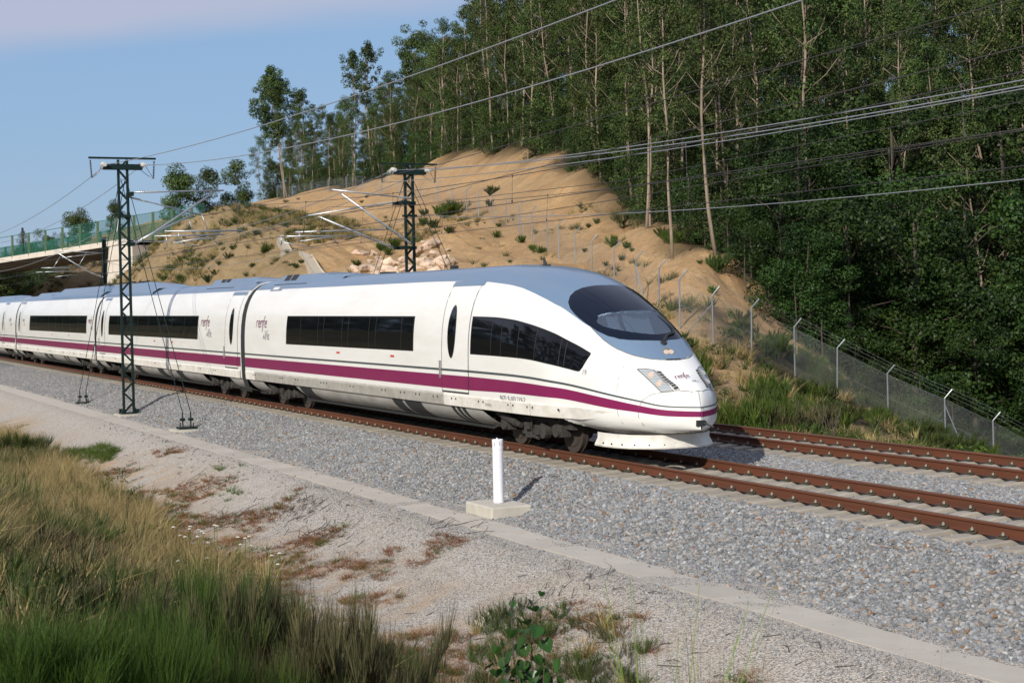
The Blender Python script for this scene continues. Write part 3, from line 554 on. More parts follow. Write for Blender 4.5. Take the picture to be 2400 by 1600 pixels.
def seamline(mb, pts, wd=0.014, off=0.006):   # dark joint along points (x,z) on the near side
    for (xa, za), (xb, zb_) in zip(pts[:-1], pts[1:]):
        d = np.array([xb-xa, zb_-za]); L = np.hypot(*d); d = d/max(L, 1e-6); nrm = np.array([-d[1], d[0]])*wd/2
        q = [(xa-nrm[0], za-nrm[1]), (xb-nrm[0], zb_-nrm[1]), (xb+nrm[0], zb_+nrm[1]), (xa+nrm[0], za+nrm[1])]
        mb.add([(x, -(float(ysurf(x, z))+off), z) for x, z in q], [(0, 1, 2, 3)])
    return mb

def bogie(car, xc, s=1):
    """motor bogie: wheels, side frame, springs, dampers; wheels as sub-parts"""
    fr = MB(); fr.box(xc-1.75, xc+1.75, -1.06, -0.94, 0.50, 0.66).box(xc-1.75, xc+1.75, 0.94, 1.06, 0.50, 0.66).box(xc-0.5, xc+0.5, -1.1, 1.1, 0.30, 0.52)
    for dx in (-1.25, 1.25):
        fr.box(xc+dx-0.17, xc+dx+0.17, -1.13, -0.93, 0.34, 0.58); fr.disc((xc+dx, -1.15, 0.46), (0, 1, 0), 0.13, 0.15, 0.10, 14); fr.tube([(xc+dx, -1.02, 0.58), (xc+dx, -1.02, 0.74)], 0.09, 10)
        fr.tube([(xc+dx*0.72, -1.05, 0.36), (xc+dx*0.72, -1.05, 0.72)], 0.035, 8)
    fr.tube([(xc-1.45, -1.2, 0.70), (xc-0.55, -1.2, 0.52)], 0.085, 12); fr.tube([(xc-0.62, -1.2, 0.53), (xc-0.35, -1.2, 0.48)], 0.055, 10)
    fr.tube([(xc+0.15, -1.18, 0.66), (xc+0.12, -1.18, 0.30), (xc+0.45, -1.18, 0.26)], 0.035, 8); fr.tube([(xc-1.75, -1.16, 0.62), (xc-1.82, -1.16, 0.32), (xc-1.5, -1.16, 0.42)], 0.03, 8)
    fr.tube([(xc+0.6, -1.17, 0.42), (xc+0.6, -1.02, 0.42)], 0.16, 14); fr.box(xc+0.25, xc+0.5, -1.19, -1.1, 0.33, 0.45); fr.box(xc-0.25, xc+0.2, -1.15, -1.1, 0.24, 0.30)
    fr.box(xc-0.2, xc+0.05, -1.2, -1.12, 0.42, 0.56)
    b = fr.build('bogie', M['bogie'], car)
    for dx in (-1.25, 1.25):
        wh = MB(); X = xc+dx
        for s_ in (-1, 1):
            wh.disc((X, s_*0.745, 0.46), (0, 1, 0), 0.46, 0.46, 0.10, 32); wh.disc((X, s_*0.70, 0.46), (0, 1, 0), 0.485, 0.485, 0.03, 32); wh.disc((X, s_*0.80, 0.46), (0, 1, 0), 0.33, 0.35, 0.03, 28)
            wh.disc((X, s_*0.83, 0.46), (0, 1, 0), 0.10, 0.12, 0.06, 16)
        wh.tube([(X, -0.8, 0.46), (X, 0.8, 0.46)], 0.09, 10); wh.build('wheelset', M['wheel'], b)
    return b
def arc_edge(xe, bulge, z):   # curved end of a fairing: reaches further out lower down
    u = (0.76-z)/0.49; return xe+bulge*u**0.65
def fairing(car, xa, xb, ba=0.45, bb=-0.45, louv=()):
    """grey underfloor fairing between two bogie openings, curved in towards the bottom"""
    for s in (-1, 1):
        mb = MB(); zs = np.linspace(0.76, 0.275, 9); P = []
        for z in zs:
            a = arc_edge(xa, ba, z); b = arc_edge(xb, bb, z); P.append([(x, s*(float(ysurf(20, z))-0.03-0.20*((0.76-z)/0.49)**2), z) for x in np.linspace(a, b, 25)])
        if s < 0: P = P[::-1]
        mb.grid(P); mb.build('fairing', M['skirtgrey'], car, smooth=True)
    mb = MB(); mb.box(xa+0.1, xb-0.1, -1.05, 1.05, 0.29, 0.75); mb.build('underframe', M['rubber'], car)
    for (la, lb) in louv:
        mb = MB(); P = []
        for z in np.linspace(0.735, 0.36, 7): P.append([(x, -(float(ysurf(20, z))-0.03-0.20*((0.76-z)/0.49)**2)-0.006, z) for x in (la+0.25*((0.735-z)/0.45), lb+0.25*((0.735-z)/0.45))])
        mb.grid(P[::-1]); mb.build('louvre', M['rubber'], car)
def sillband(car, x0, x1, joints, gaps=()):
    """white sill rail standing a little proud below the body"""
    xs = [x0]+[j for j in joints if x0 < j < x1]+[x1]
    for a, b in zip(xs[:-1], xs[1:]):
        a += 0.006; b -= 0.006
        for s in (-1, 1):
            if s > 0 and b-a < 2: continue
            mb = MB(); P = []
            for x in (lin(a, b, 8) if b > 24.5 else (a, b)):
                yy = float(ysurf(x, 0.95)); k_ = float(np.clip((29.95-x)/1.2, 0.05, 1))
                P.append([(x, s*(yy-0.01), 0.96+0.09*k_), (x, s*(yy+0.028*k_), 0.95+0.035*k_), (x, s*(float(ysurf(x, 0.78))+0.022*k_), 0.86-0.105*k_), (x, s*(float(ysurf(x, 0.78))-0.06), 0.86-0.125*k_)])
            if s < 0: P = P[::-1]
            mb.grid(P); mb.build('sill_panel', M['sill'], car)
    mb = MB(); r_ = random.Random(int(x0*7))
    for j in xs[1:-1]:
        for dx in (-0.12, 0.12):
            y = -(float(ysurf(j, 1.0))+0.034); mb.box(j+dx-0.015, j+dx+0.015, y-0.001, y+0.02, 0.90, 0.94)
    if mb.v: mb.build('latch', M['rubber'], car)
def window_band(car, x0, x1, z0=1.935, z1=2.765, mull=(), lo=None, hi=None, nx=10):
    lo = lo or cst(z0); hi = hi or cst(z1)
    for s in (-1, 1):
        mb = MB(); side(mb, lin(x0, x1, nx), lo, hi, 6, 0.004, s); f = mb.build('window', M['winframe'], car, smooth=True)
        if s > 0: continue
        edges = [x0+0.04]+list(mull)+[x1-0.04]
        for a, b in zip(edges[:-1], edges[1:]):
            a += 0.02; b -= 0.02; mb = MB(); side(mb, lin(a, b, 4), lambda x: lo(x)+0.045, lambda x: hi(x)-0.045, 6, 0.010); mb.build('pane', M['glass'], f, smooth=True)
            mm = MB(); side(mm, [b+0.008, b+0.032], lambda x: lo(x)+0.03, lambda x: hi(x)-0.03, 5, 0.009); mm.build('mullion', M['mullion'], f)
def door(car, xa, xb, xo=None):
    """plug door with its joint, oval window and steel handle"""
    bt = MB(); side(bt, lin(xa, xb, 4), cst(1.075), cst(3.50), 14, 0.007); d = bt.build('door', M['white'], car, smooth=True)
    sm_ = MB(); seamline(sm_, [(xa, z) for z in np.linspace(1.06, 3.5, 12)], 0.022, 0.010); seamline(sm_, [(xb, z) for z in np.linspace(1.06, 3.5, 12)], 0.022, 0.010); seamline(sm_, [(xa, 1.065), (xb, 1.065)], 0.035, 0.011)
    sm_.build('door_seal', M['rubber'], d)
    for lo_, hi_, k in ((1.14, 1.44, 'magenta'), (1.53, 1.58, 'greyline')):
        st = MB(); side(st, lin(xa+0.012, xb-0.012, 3), cst(lo_), cst(hi_), 3, 0.012); st.build('stripe', M[k], d, smooth=True)
    xo = xo if xo is not None else (xa+xb)/2
    for rz, rx, off, k, nm in ((0.60, 0.235, 0.012, 'mullion', 'window_rim'), (0.55, 0.195, 0.018, 'glass', 'oval_window')):
        mb = MB(); P = []
        for rr in np.linspace(0.02, 1, 5):
            P.append([(xo+rx*rr*math.cos(t), -(float(ysurf(xo+rx*rr*math.cos(t), 2.42+rz*rr*math.sin(t)))+off), 2.42+rz*rr*math.sin(t)) for t in np.linspace(0, 2*PI, 29)])
        mb.grid(P); mb.build(nm, M[k], d, smooth=True)
    h = MB(); y = -(1.475+0.02); h.box(xa-0.10, xa-0.05, y-0.02, y+0.01, 1.36, 1.76); h.build('door_handle', M['steel'], d)
    dk = MB(); side(dk, [xa-0.06, xb+0.12], cst(3.44), cst(3.55), 2, 0.014); dk.build('drip_rail', M['roofblue'], d)
def stripes(car, x0, x1, skip=()):
    segs = []; a = x0
    for (s0, s1) in sorted(skip): segs.append((a, s0-0.012)); a = s1+0.012
    segs.append((a, x1))
    for s in (-1, 1):
        for lo_, hi_, k in ((1.14, 1.44, 'magenta'), (1.53, 1.58, 'greyline')):
            for a, b in (segs if s < 0 else [(x0, x1)]):
                if b-a > 0.05: mb = MB(); side(mb, [a, b], cst(lo_), cst(hi_), 3, 0.005, s); mb.build('stripe', M[k], car, smooth=True)
def roof(car, x0, x1, yb=1.04):
    mb = MB(); top(mb, [[(x, y) for y in np.linspace(yb, -yb, 25)] for x in lin(x0, x1, 8)], 0.006); mb.build('roof', M['roofblue'], car, smooth=True)
def hump(car, xa, xb, ya, h, sla=0.6, slb=0.9, grille=None, hatch=None):
    """roof pod with sloping ends and chamfered sides"""
    z0 = 3.60; mb = MB(); P = []
    for x, k in ((xa, 0.0), (xa+sla, 1.0), (xb-slb, 1.0), (xb-slb*0.4, 0.55), (xb, 0.0)):
        top_ = 3.88+h*k; P.append([(x, -ya, z0), (x, -ya*0.97, 3.70+0.02*k), (x, -ya*0.72, min(top_, 3.86+h*k*0.92)), (x, 0, top_+0.005), (x, ya*0.72, min(top_, 3.86+h*k*0.92)), (x, ya*0.97, 3.70+0.02*k), (x, ya, z0)])
    mb.grid(P[::-1]); o = mb.build('roof_pod', M['roofblue'], car)
    if grille:
        for ga, gb in grille:
            g_ = MB(); g_.grid([[(x, -ya*0.70, 3.862+h*0.92), (x, -ya*0.93, 3.74)] for x in (ga, gb)]); [None for _ in ()]
            g_.v = [(v[0], v[1]-0.012, v[2]+0.008) for v in g_.v]; g_.build('grille', M['rubber'], o)
        g2 = MB(); g2.box(xa+0.25, xb-slb-0.2, -ya*0.985-0.012, -ya*0.96, 3.70, 3.73); g2.build('rubber_lip', M['rubber'], o)
    return o
def logo(car, x0, z0, k=1.0):
    s, L = strokes_renfe(); mb = MB(); ribbon(mb, s, 0.47*k, 0.27*k, 0.042*k, sidefn(x0, z0)); mb.build('lettering', M['textpurple'], car)
    s, L = strokes_ave(); mb = MB(); ribbon(mb, s, 0.34*k, 0.165*k, 0.036*k, sidefn(x0+0.80*k, z0-0.36*k)); mb.build('lettering', M['textgrey'], car)
def side_detail(car, xs):
    mb = MB()
    for x in xs: side(mb, [x-0.13, x+0.13], cst(1.76), cst(1.81), 1, 0.006)
    if mb.v: mb.build('red_marking', M['red'], car)
def gangway(car, x0, x1):
    mb = MB(); P = []
    for x in (x0, x1):
        row = []
        for k in range(25):
            t = PI*k/24; c, s_ = math.cos(t), math.sin(t); n = 3.05; f = (abs(c)**n+abs(s_)**n)**(-1/n); row.append((x, -1.462*c*f, 1.5+2.355*s_*f))
        row = [(x, -1.30, 0.35), (x, -1.44, 0.8)]+row+[(x, 1.44, 0.8), (x, 1.30, 0.35)]; P.append(row)
    mb.grid(P); mb.build('gangway_bellows', M['rubber'], car, smooth=True)

# ---- leading carriage
LEAD = 5.92
lead = empty('train_carriage', (18.5, 0, 0), 'leading white carriage with rounded driving nose, magenta stripe and grey blue roof', 'train carriage', 'carriages of the high speed train')
def in_glass(c):
    x, y, z = c; 
    if z < 2.2 or x < 28.4: return False
    back = 28.99-0.50*(y/0.85)**2; 
    return x > back and abs(y) < np.interp(x, [28.3, 28.75, 29.0, 29.3, 29.5, 29.64, 29.70], [0.82, 0.80, 0.76, 0.62, 0.45, 0.22, 0.0])
xs = lin(LEAD, 24, 12)[:-1]+NX
body_mesh(xs, in_glass).build('body', M['white'], lead, smooth=True)
# roof paint down to the lip below the windscreen
rx_ = [5.92, 8, 12, 16, 20, 24, 25.35, 26.1, 26.75, 27.4, 27.9, 28.4, 28.7, 28.91, 29.15, 29.37, 29.55, 29.73, 29.87, 29.99, 30.1, 30.18, 30.25, 30.28]
ry_ = [1.04, 1.04, 1.04, 1.04, 1.04, 1.04, 1.04, 1.06, 1.06, 1.04, 1.00, 0.945, 0.905, 0.90, 0.885, 0.85, 0.80, 0.73, 0.66, 0.58, 0.48, 0.38, 0.22, 0.02]
X_ = lin(5.92, 24, 8)+list(np.arange(24.2, 30.2, 0.1))+[30.22, 30.25, 30.27, 30.28]
mb = MB(); top(mb, [[(x, y*float(np.interp(x, rx_, ry_))) for y in np.linspace(1, -1, 31)] for x in X_], 0.006)
kp = [i for i, f in enumerate(mb.f) if not in_glass(np.mean([mb.v[j] for j in f], 0))]; mb.f = [mb.f[i] for i in kp]; mb.m = [0]*len(kp)
mb.build('roof', M['roofblue'], lead, smooth=True)
mb = MB()   # thin dark joint around the lower lip
for s in (-1, 1):
    pr = [(x, s*float(np.interp(x, rx_, ry_))) for x in list(np.arange(28.7, 30.2, 0.07))+[30.22, 30.26, 30.28]]
    mb.tube([(x, y, float(zsurf(x, y))+0.002) for x, y in pr], 0.010, 5)
for s in (-0.16, 0.16): mb.tube([(x, s, float(zsurf(x, s))+0.002) for x in lin(29.84, 30.26, 6)], 0.006, 5)
mb.build('panel_joint', M['seam'], lead)
# windscreen: dark upper panel, frame and clear pane
OUT = [(27.66, 0), (27.63, .35), (27.57, .62), (27.60, .80), (27.72, .925), (27.95, .965), (28.25, .95), (28.6, .915), (28.9, .88), (29.2, .81), (29.45, .70), (29.62, .56), (29.74, .38), (29.80, .2), (29.83, 0)]
INN = [(28.93, 0), (28.91, .2), (28.83, .45), (28.72, .62), (28.60, .74), (28.62, .78), (28.68, .80), (28.78, .805), (28.95, .775), (29.15, .70), (29.35, .585), (29.50, .45), (29.60, .30), (29.66, .15), (29.68, 0)]
def resamp(poly, n=40):
    a = np.array(poly, float); d = np.r_[0, np.cumsum(np.hypot(*np.diff(a, axis=0).T))]; t = np.linspace(0, d[-1], n); return [(float(np.interp(v, d, a[:, 0])), float(np.interp(v, d, a[:, 1]))) for v in t]
C0 = np.array([29.2, 0.0])
def polar(poly, ang):   # radius of a star-shaped outline at the angle
    a = np.array(poly, float)-C0; an = np.arctan2(a[:, 1], a[:, 0]); o = np.argsort(an); return np.interp(ang, an[o], np.hypot(a[:, 0], a[:, 1])[o])
ANG = np.linspace(0, PI, 41); ro = polar(resamp(OUT), ANG); ri = polar(resamp(INN), ANG)
full = [(a, o, i) for a, o, i in zip(ANG, ro, ri)] + [(2*PI-a, o, i) for a, o, i in zip(ANG[::-1][1:], ro[::-1][1:], ri[::-1][1:])]
mb = MB(); rows = []
for a, o, i in full: rows.append([(C0[0]+rr*math.cos(a), rr*math.sin(a)) for rr in np.linspace(i, o, 12)])
top(mb, rows, 0.014); ws = mb.build('windscreen', M['darkscreen'], lead, smooth=True)
gm = bpy.data.materials.new('clear_glass'); gm.use_nodes = True; n_ = gm.node_tree.nodes; l_ = gm.node_tree.links
gl_ = n_.new('ShaderNodeBsdfGlossy'); gl_.inputs['Roughness'].default_value = 0.03; gl_.inputs[0].default_value = (0.8, 0.9, 1.0, 1); tp = n_.new('ShaderNodeBsdfTransparent'); tp.inputs[0].default_value = (0.26, 0.33, 0.37, 1)
fz = n_.new('ShaderNodeFresnel'); fz.inputs[0].default_value = 1.5; ms_ = n_.new('ShaderNodeMixShader'); fm2 = n_.new('ShaderNodeMath'); fm2.operation = 'MULTIPLY'; fm2.inputs[1].default_value = 0.28; l_.new(fz.outputs[0], fm2.inputs[0]); l_.new(fm2.outputs[0], ms_.inputs[0]); l_.new(tp.outputs[0], ms_.inputs[1]); l_.new(gl_.outputs[0], ms_.inputs[2]); l_.new(ms_.outputs[0], n_['Material Output'].inputs[0])
mb = MB(); rows = []
for a, o, i in full: rows.append([(C0[0]+rr*math.cos(a), rr*math.sin(a)) for rr in np.linspace(0.001, i+0.012, 9)])
top(mb, rows, 0.012); mb.build('pane', gm, ws, smooth=True)
mb = MB(); mb.box(28.15, 28.2, -0.72, 0.72, 1.2, 2.72).box(28.2, 29.6, -0.6, 0.6, 1.20, 1.25); mb.build('cab_shell', M['cabdark'], lead)
db = MB(); db.grid([[(28.95+0.10*math.cos(y*2.0), y, 2.20), (29.30+0.25*math.cos(y*2.2), y*0.9, 2.14), (29.42+0.34*math.cos(y*2.4), y*0.8, 2.02)] for y in np.linspace(0.68, -0.68, 15)]); db.box(28.85, 28.95, -0.55, 0.55, 1.7, 2.2); dsh = db.build('dashboard', M['cabgrey'], lead)
mb = MB(); mb.grid([[(28.80, y, 2.80), (29.12, y, 2.33)] for y in (0.28, -0.32)]); mb.build('sun_blind', M['cabgrey'], lead)
mb = MB(); mb.grid([[(28.75, y, 2.74), (29.02, y, 2.30)] for y in (-0.36, -0.62)]); mb.build('sun_blind', M['cabgrey'], lead)
mb = MB(); mb.tube([(28.70, -0.66, 2.52), (29.02, -0.52, 2.52), (29.02, -0.58, 2.28)], 0.016, 6); mb.build('grab_rail', M['steel'], lead)
# wiper
mb = MB(); wp = [(29.88, 0.03), (29.72, 0.20), (29.60, 0.42), (29.42, 0.50), (29.22, 0.50), (29.02, 0.44)]
mb.tube([(x, y, float(zsurf(x, y))+0.045) for x, y in wp], [0.035, 0.03, 0.028, 0.024, 0.018, 0.012], 6); mb.tube([(x-0.03, y-0.07, float(zsurf(x, y))+0.03) for x, y in wp[1:4]], 0.02, 5); mb.disc((29.89, 0.02, float(zsurf(29.89, 0.02))+0.02), (0.6, 0, 0.8), 0.07, 0.055, 0.05, 10); mb.build('wiper', M['rubber'], lead)
# top lamp in the lip
nm = Vector((0.72, 0, 0.69)); c = Vector((30.10, 0, float(zsurf(30.10, 0))))
mb = MB(); mb.disc(c, nm, 0.125, 0.115, 0.02, 24); tl = mb.build('top_headlight', M['seam'], lead); mb = MB()
for y in (-0.052, 0.052): mb.disc(c+nm*0.014+Vector((0, y, 0)), nm, 0.062, 0.05, 0.022, 16)
mb.build('lamp', M['amber'], tl)
mb = MB(); mb.bar((30.27, -0.15, float(zsurf(30.27, 0))+0.012), (30.27, 0.15, float(zsurf(30.27, 0))+0.012), 0.03, 0.02); mb.build('lip_rubber', M['rubber'], tl)
# front headlights with louvres
def quadmap(Q, u, v, off=0.0):
    a, b, c_, d = [np.array(q) for q in Q]; p_ = (a*(1-u)+b*u)*(1-v)+(d*(1-u)+c_*u)*v; return (float(p_[0]), float(p_[1]), float(zsurf(p_[0], p_[1]))+off)
for s in (-1, 1):
    Q = [(30.13, s*0.71), (30.36, s*0.475), (30.93, s*0.385), (30.755, s*0.55)]
    mb = MB(); mb.grid([[quadmap(Q, u, v, 0.004) for u in np.linspace(0, 1, 5)] for v in np.linspace(0, 1, 9)]); h = mb.build('headlight', M['lensgrey'], lead, smooth=True)
    mb = MB(); mb.tube([quadmap(Q, u, v, 0.008) for u, v in [(0, 0), (.5, 0), (1, 0), (1, .33), (1, .66), (1, 1), (.5, 1), (0, 1), (0, .66), (0, .33), (0, 0)]], 0.010, 5); mb.build('bezel', M['seam'], h)
    mb = MB(); mb.grid([[quadmap(Q, u, v, 0.014) for u in np.linspace(0.06, 0.94, 5)] for v in np.linspace(0.04, 0.96, 9)]); mb.build('lens', M['lens'], h, smooth=True)
    mb = MB(); 
    for v0 in (0.28, 0.66): cc = Vector(quadmap(Q, 0.5, v0, 0.018)); mb.disc(cc, (0.72, s*-0.25*-1, 0.65), 0.075, 0.06, 0.02, 16)
    mb.build('lamp', M['amber'] if s < 0 else M['lensgrey'], h)
    mb = MB()
    for v0 in np.linspace(0.1, 0.9, 12): mb.tube([quadmap(Q, u, v0, 0.019) for u in (0.08, 0.5, 0.92)], 0.0035, 4)
    mb.build('lens_rib', M['seam'], h)
    Q2 = [(30.37, s*0.465), (30.44, s*0.375), (31.0, s*0.28), (30.94, s*0.37)]
    mb = MB(); mb.grid([[quadmap(Q2, u, v, 0.005) for u in (0, .5, 1)] for v in np.linspace(0, 1, 8)]); vt = mb.build('air_vent', M['lensgrey'], lead)
    mb = MB()
    for k in range(8):
        v0 = 0.04+k*0.117; mb.add([quadmap(Q2, 0.12, v0+0.02, 0.012), quadmap(Q2, 0.88, v0, 0.012), quadmap(Q2, 0.88, v0+0.075, 0.012), quadmap(Q2, 0.12, v0+0.095, 0.012)], [(0, 1, 2, 3)])
    mb.build('slot', M['rubber'], vt)
# stripes on the lead car and round the nose
D1 = (22.40, 23.92)
for s in (-1, 1):
    segs = [(LEAD, D1[0]-0.012), (D1[1]+0.012, 24.0)] if s < 0 else [(LEAD, 24.0)]
    for a, b in segs:
        for lo_, hi_, k in ((1.14, 1.44, 'magenta'), (1.53, 1.58, 'greyline')): mb = MB(); side(mb, lin(a, b, 6), cst(lo_), cst(hi_), 3, 0.005, s); mb.build('stripe', M[k], lead, smooth=True)
    for lo_, hi_, k in ((mag_lo, mag_hi, 'magenta'), (gray_lo, gray_hi, 'greyline')):
        mb = MB(); side(mb, NX[:-1]+[31.239], lo_, hi_, 3, 0.006, s); mb.build('stripe', M[k], lead, smooth=True)
# nose under part, coupler cover joint and hole, plough
def nose_arc(z): return 28.12+1.25*np.clip((0.76-z)/0.29, 0, 1)**1.6
for s in (-1, 1):
    mb = MB(); P = []
    for x in [28.1]+lin(28.15, 29.4, 16)[1:]+[v for v in NX if v > 29.42]:
        zl = float(zlow(x)); row = []
        for z in 0.775-(0.775-zl)*np.linspace(0, 1, 14)**0.8:
            x2 = max(x, float(nose_arc(z))); row.append((x2, s*float(ysurf(x2, z)), z))
        P.append(row)
    if s > 0: P = [r[::-1] for r in P]
    mb.grid([list(r) for r in zip(*P)]); mb.build('nose_skirt', M['white'], lead, smooth=True)
mb = MB(); P = []
for x in NX:
    if x < 29.3: continue
    z = float(zlow(x)); P.append([(x, -float(ysurf(x, z+0.004))*1.0, z+0.004), (x, 0, z-0.01), (x, float(ysurf(x, z+0.004)), z+0.004)])
mb.grid(P); mb.build('nose_floor', M['plow'], lead, smooth=True)
mb = MB(); cv = [(31.02, 1.365, -.27), (30.8, 1.35, -.5), (30.6, 1.30, 0), (30.47, 1.19, 0), (30.42, 1.06, 0), (30.40, 0.9, 0), (30.45, 0.74, 0), (30.56, 0.62, 0), (30.70, 0.56, 0), (30.9, 0.57, 0), (31.05, 0.62, 0)]
for s in (-1, 1):
    seq = [(31.145, 0.0, 1.365), (31.11, 0.12*s, 1.37)]; seq = [(x, y, float(zsurf(x, y))) for x, y in ((31.142, 0.0), (31.12, 0.12*s), (31.06, 0.2*s))]
    seq += [(x, s*float(ysurf(x, z)), z) for x, z, _ in cv]; mb.tube([Vector(p_)*1.0 for p_ in seq], 0.008, 5)
    mb.tube([(x, s*(float(ysurf(x, z))), z) for x, z in ((29.9, 1.95), (29.86, 1.8), (29.85, 1.6), (29.87, 1.4), (29.9, 1.1), (29.93, 0.9), (30.0, 0.75), (30.1, 0.62), (30.2, 0.53))], 0.006, 5)
mb.tube([(x, 0, float(zsurf(x, 0))+0.001) for x in (31.142, 31.17, 31.2, 31.225, 31.24)]+[(31.243, 0, 0.9), (31.243, 0, 0.8)], 0.005, 5)
mb.build('coupler_cover_joint', M['seam'], lead)
mb = MB(); mb.box(31.15, 31.248, -0.09, 0.06, 0.72, 0.83); mb.disc((31.2, 0.06, 0.775), (1, 0, 0), 0.055, 0.055, 0.094, 14); mb.build('coupler_opening', M['rubber'], lead)
mb = MB(); mb.tube([(31.2, 0.05, 0.79), (31.42, 0.16, 0.70)], 0.016, 8); mb.build('hook', M['bogie'], lead)
mb = MB(); P = []; pf = [(29.05, 1.04), (29.4, 1.06), (29.8, 1.02), (30.15, 0.88), (30.40, 0.66), (30.55, 0.38), (30.60, 0.0)]
pf = resamp(pf, 24); pf = pf+[(x, -y) for x, y in pf[::-1][1:]]
for x, y in pf: P.append([(29.2+(x-29.2)*k, y*k2, z) for k, k2, z in ((1.0, 0.96, 0.53), (0.985, 0.965, 0.42), (1.02, 1.02, 0.31), (1.03, 1.03, 0.27), (0.97, 0.97, 0.265))])
mb.grid([list(r) for r in zip(*P)]); pl = mb.build('snow_plough', M['plow'], lead, smooth=True)
mb = MB()
for k in range(3, 21, 3): x, y = pf[k+24] if k+24 < len(pf) else pf[k]; mb.disc((29.2+(x-29.2)*1.0, y*1.02-0.006, 0.345), (0.1, -1, 0), 0.014, 0.014, 0.02, 8)
mb.build('bolt', M['rubber'], pl)
# windows, door, sill, fairings, bogies of the lead car
window_band(lead, 10.38, 20.62, mull=(11.75, 13.35, 13.85, 15.4, 15.9, 17.5, 18.0, 19.8))
def w2hi(x): return float(pchip([23.78, 25.0, 26.0, 26.62, 27.21, 27.76, 28.22, 28.68, 28.98], [2.765, 2.75, 2.70, 2.63, 2.54, 2.43, 2.29, 2.15, 2.05], x))
def w2lo(x): return float(pchip([23.78, 25.0, 26.16, 26.81, 27.42, 27.93, 28.37, 28.71, 28.98], [1.935, 1.925, 1.91, 1.89, 1.845, 1.79, 1.73, 1.69, 2.02], x))
window_band(lead, 24.02, 28.975, mull=(25.1, 25.6, 26.4, 27.15, 28.05, 28.22), lo=w2lo, hi=w2hi, nx=60)
door(lead, *D1, xo=22.95); sillband(lead, LEAD+0.05, 29.85, [28.0, 7.0, 9.9, 11.4, 13.75, 14.0, 16.2, 18.6, 19.9, 20.9, 22.0, 23.1, 24.6, 26.1, 27.0]); side_detail(lead, (15.1, 19.2)); logo(lead, 7.2, 2.42)
roofv = MB(); top(roofv, [[(x, y) for y in (-0.96, -1.09)] for x in (7.55, 8.75)], 0.010); rv = roofv.build('roof_hatch', M['roofblue'], lead); rv2 = MB(); top(rv2, [[(x, y) for y in (-0.98, -1.06)] for x in (7.75, 8.35)], 0.014); rv2.build('hatch_cover', M['sill'], rv)
hump(lead, 7.1, 13.4, 0.88, 0.15, 0.55, 2.6, grille=((8.0, 8.55), (8.65, 9.25)))
mb = MB(); mb.tube([(11.7, -0.6, 3.7), (11.7, -0.6, 3.97)], 0.055, 10); mb.build('antenna', M['steel'], lead)
mb = MB(); mb.box(24.7, 25.05, -0.04, 0.04, 3.8, 3.86); mb.tube([(24.85, 0, 3.84), (24.8, 0, 4.02)], [0.05, 0.02], 8); mb.box(19.6, 19.9, -0.05, 0.05, 3.86, 3.98).box(15.0, 15.5, -0.2, 0.1, 3.87, 3.93); mb.build('roof_aerial', M['rubber'], lead)
fairing(lead, 6.05, 7.55, 0.55, 0.75); fairing(lead, 10.9, 24.3, 0.8, 1.0, louv=((11.4, 12.5), (18.95, 19.65), (19.8, 20.9), (22.75, 22.95), (23.05, 23.25), (23.35, 23.55)))
bogie(lead, 8.93); bogie(lead, 26.35)
text_mesh('9671 9-103 219-2', 0.17, sidefn(25.55, 0.99, 0.012), 'lettering', M['textgrey'], lead)
text_mesh('19', 0.15, sidefn(28.82, 1.63, 0.010), 'lettering', M['textgrey'], lead)
yS = lambda u, v: (24.85+u, -(1.475+0.035), 0.85+v)
text_mesh('SIEMENS', 0.085, yS, 'lettering', M['textgrey'], lead)
s, L = strokes_renfe(); nf = lambda u, v: (30.74-v*0.42+0.01, -0.22+u, float(zsurf(30.74-v*0.42, -0.22+u))+0.008)
mb = MB(); ribbon(mb, s, 0.125, 0.30, 0.018, nf); mb.build('lettering', M['textpurple'], lead)
for lo_, hi_, k in ((mag_lo, mag_hi, 'magenta'), (gray_lo, gray_hi, 'greyline')):
    mb = MB(); mb.grid([[(31.2465, y, z) for z in (lo_(31.24), hi_(31.24))] for y in (0.03, -0.03)]); mb.build('stripe', M[k], lead)
s, L = strokes_ave(); nf2 = lambda u, v: (30.93-v*0.35, 0.02+u, float(zsurf(30.93-v*0.35, 0.02+u))+0.008); mb = MB(); ribbon(mb, s, 0.075, 0.13, 0.013, nf2); mb.build('lettering', M['textgrey'], lead)

# ---- following carriages
def coach(x1, label, win, doors, logos, louv, humps, marks):
    x0 = x1-24.25; c = empty('train_carriage', ((x0+x1)/2, 0, 0), label, 'train carriage', 'carriages of the high speed train')
    body_mesh(lin(x0, x1, 12)).build('body', M['white'], c, smooth=True); roof(c, x0, x1); gangway(c, x1, x1+0.52)
    for a, b, ml in win: window_band(c, a, b, mull=ml)
    for d in doors: door(c, *d)
    stripes(c, x0, x1, [d for d in doors]); sillband(c, x0+0.05, x1-0.05, [x0+1.5, x0+4.2, x0+8, x0+12, x0+16, x0+19, x0+21])
    for l_ in logos: logo(c, *l_)
    bogie(c, x0+3.45); bogie(c, x1-3.45)
    fairing(c, x0+0.1, x0+1.5, 0.5, 0.6); fairing(c, x0+5.4, x1-5.3, 0.7, 0.7, louv); fairing(c, x1-1.7, x1-0.1, 0.7, 0.4)
    for h_ in humps: hump(c, *h_[0], **h_[1])
    side_detail(c, marks); return c
mullw = lambda a, b: tuple(a+(b-a)*k/8 for k in range(1, 8))
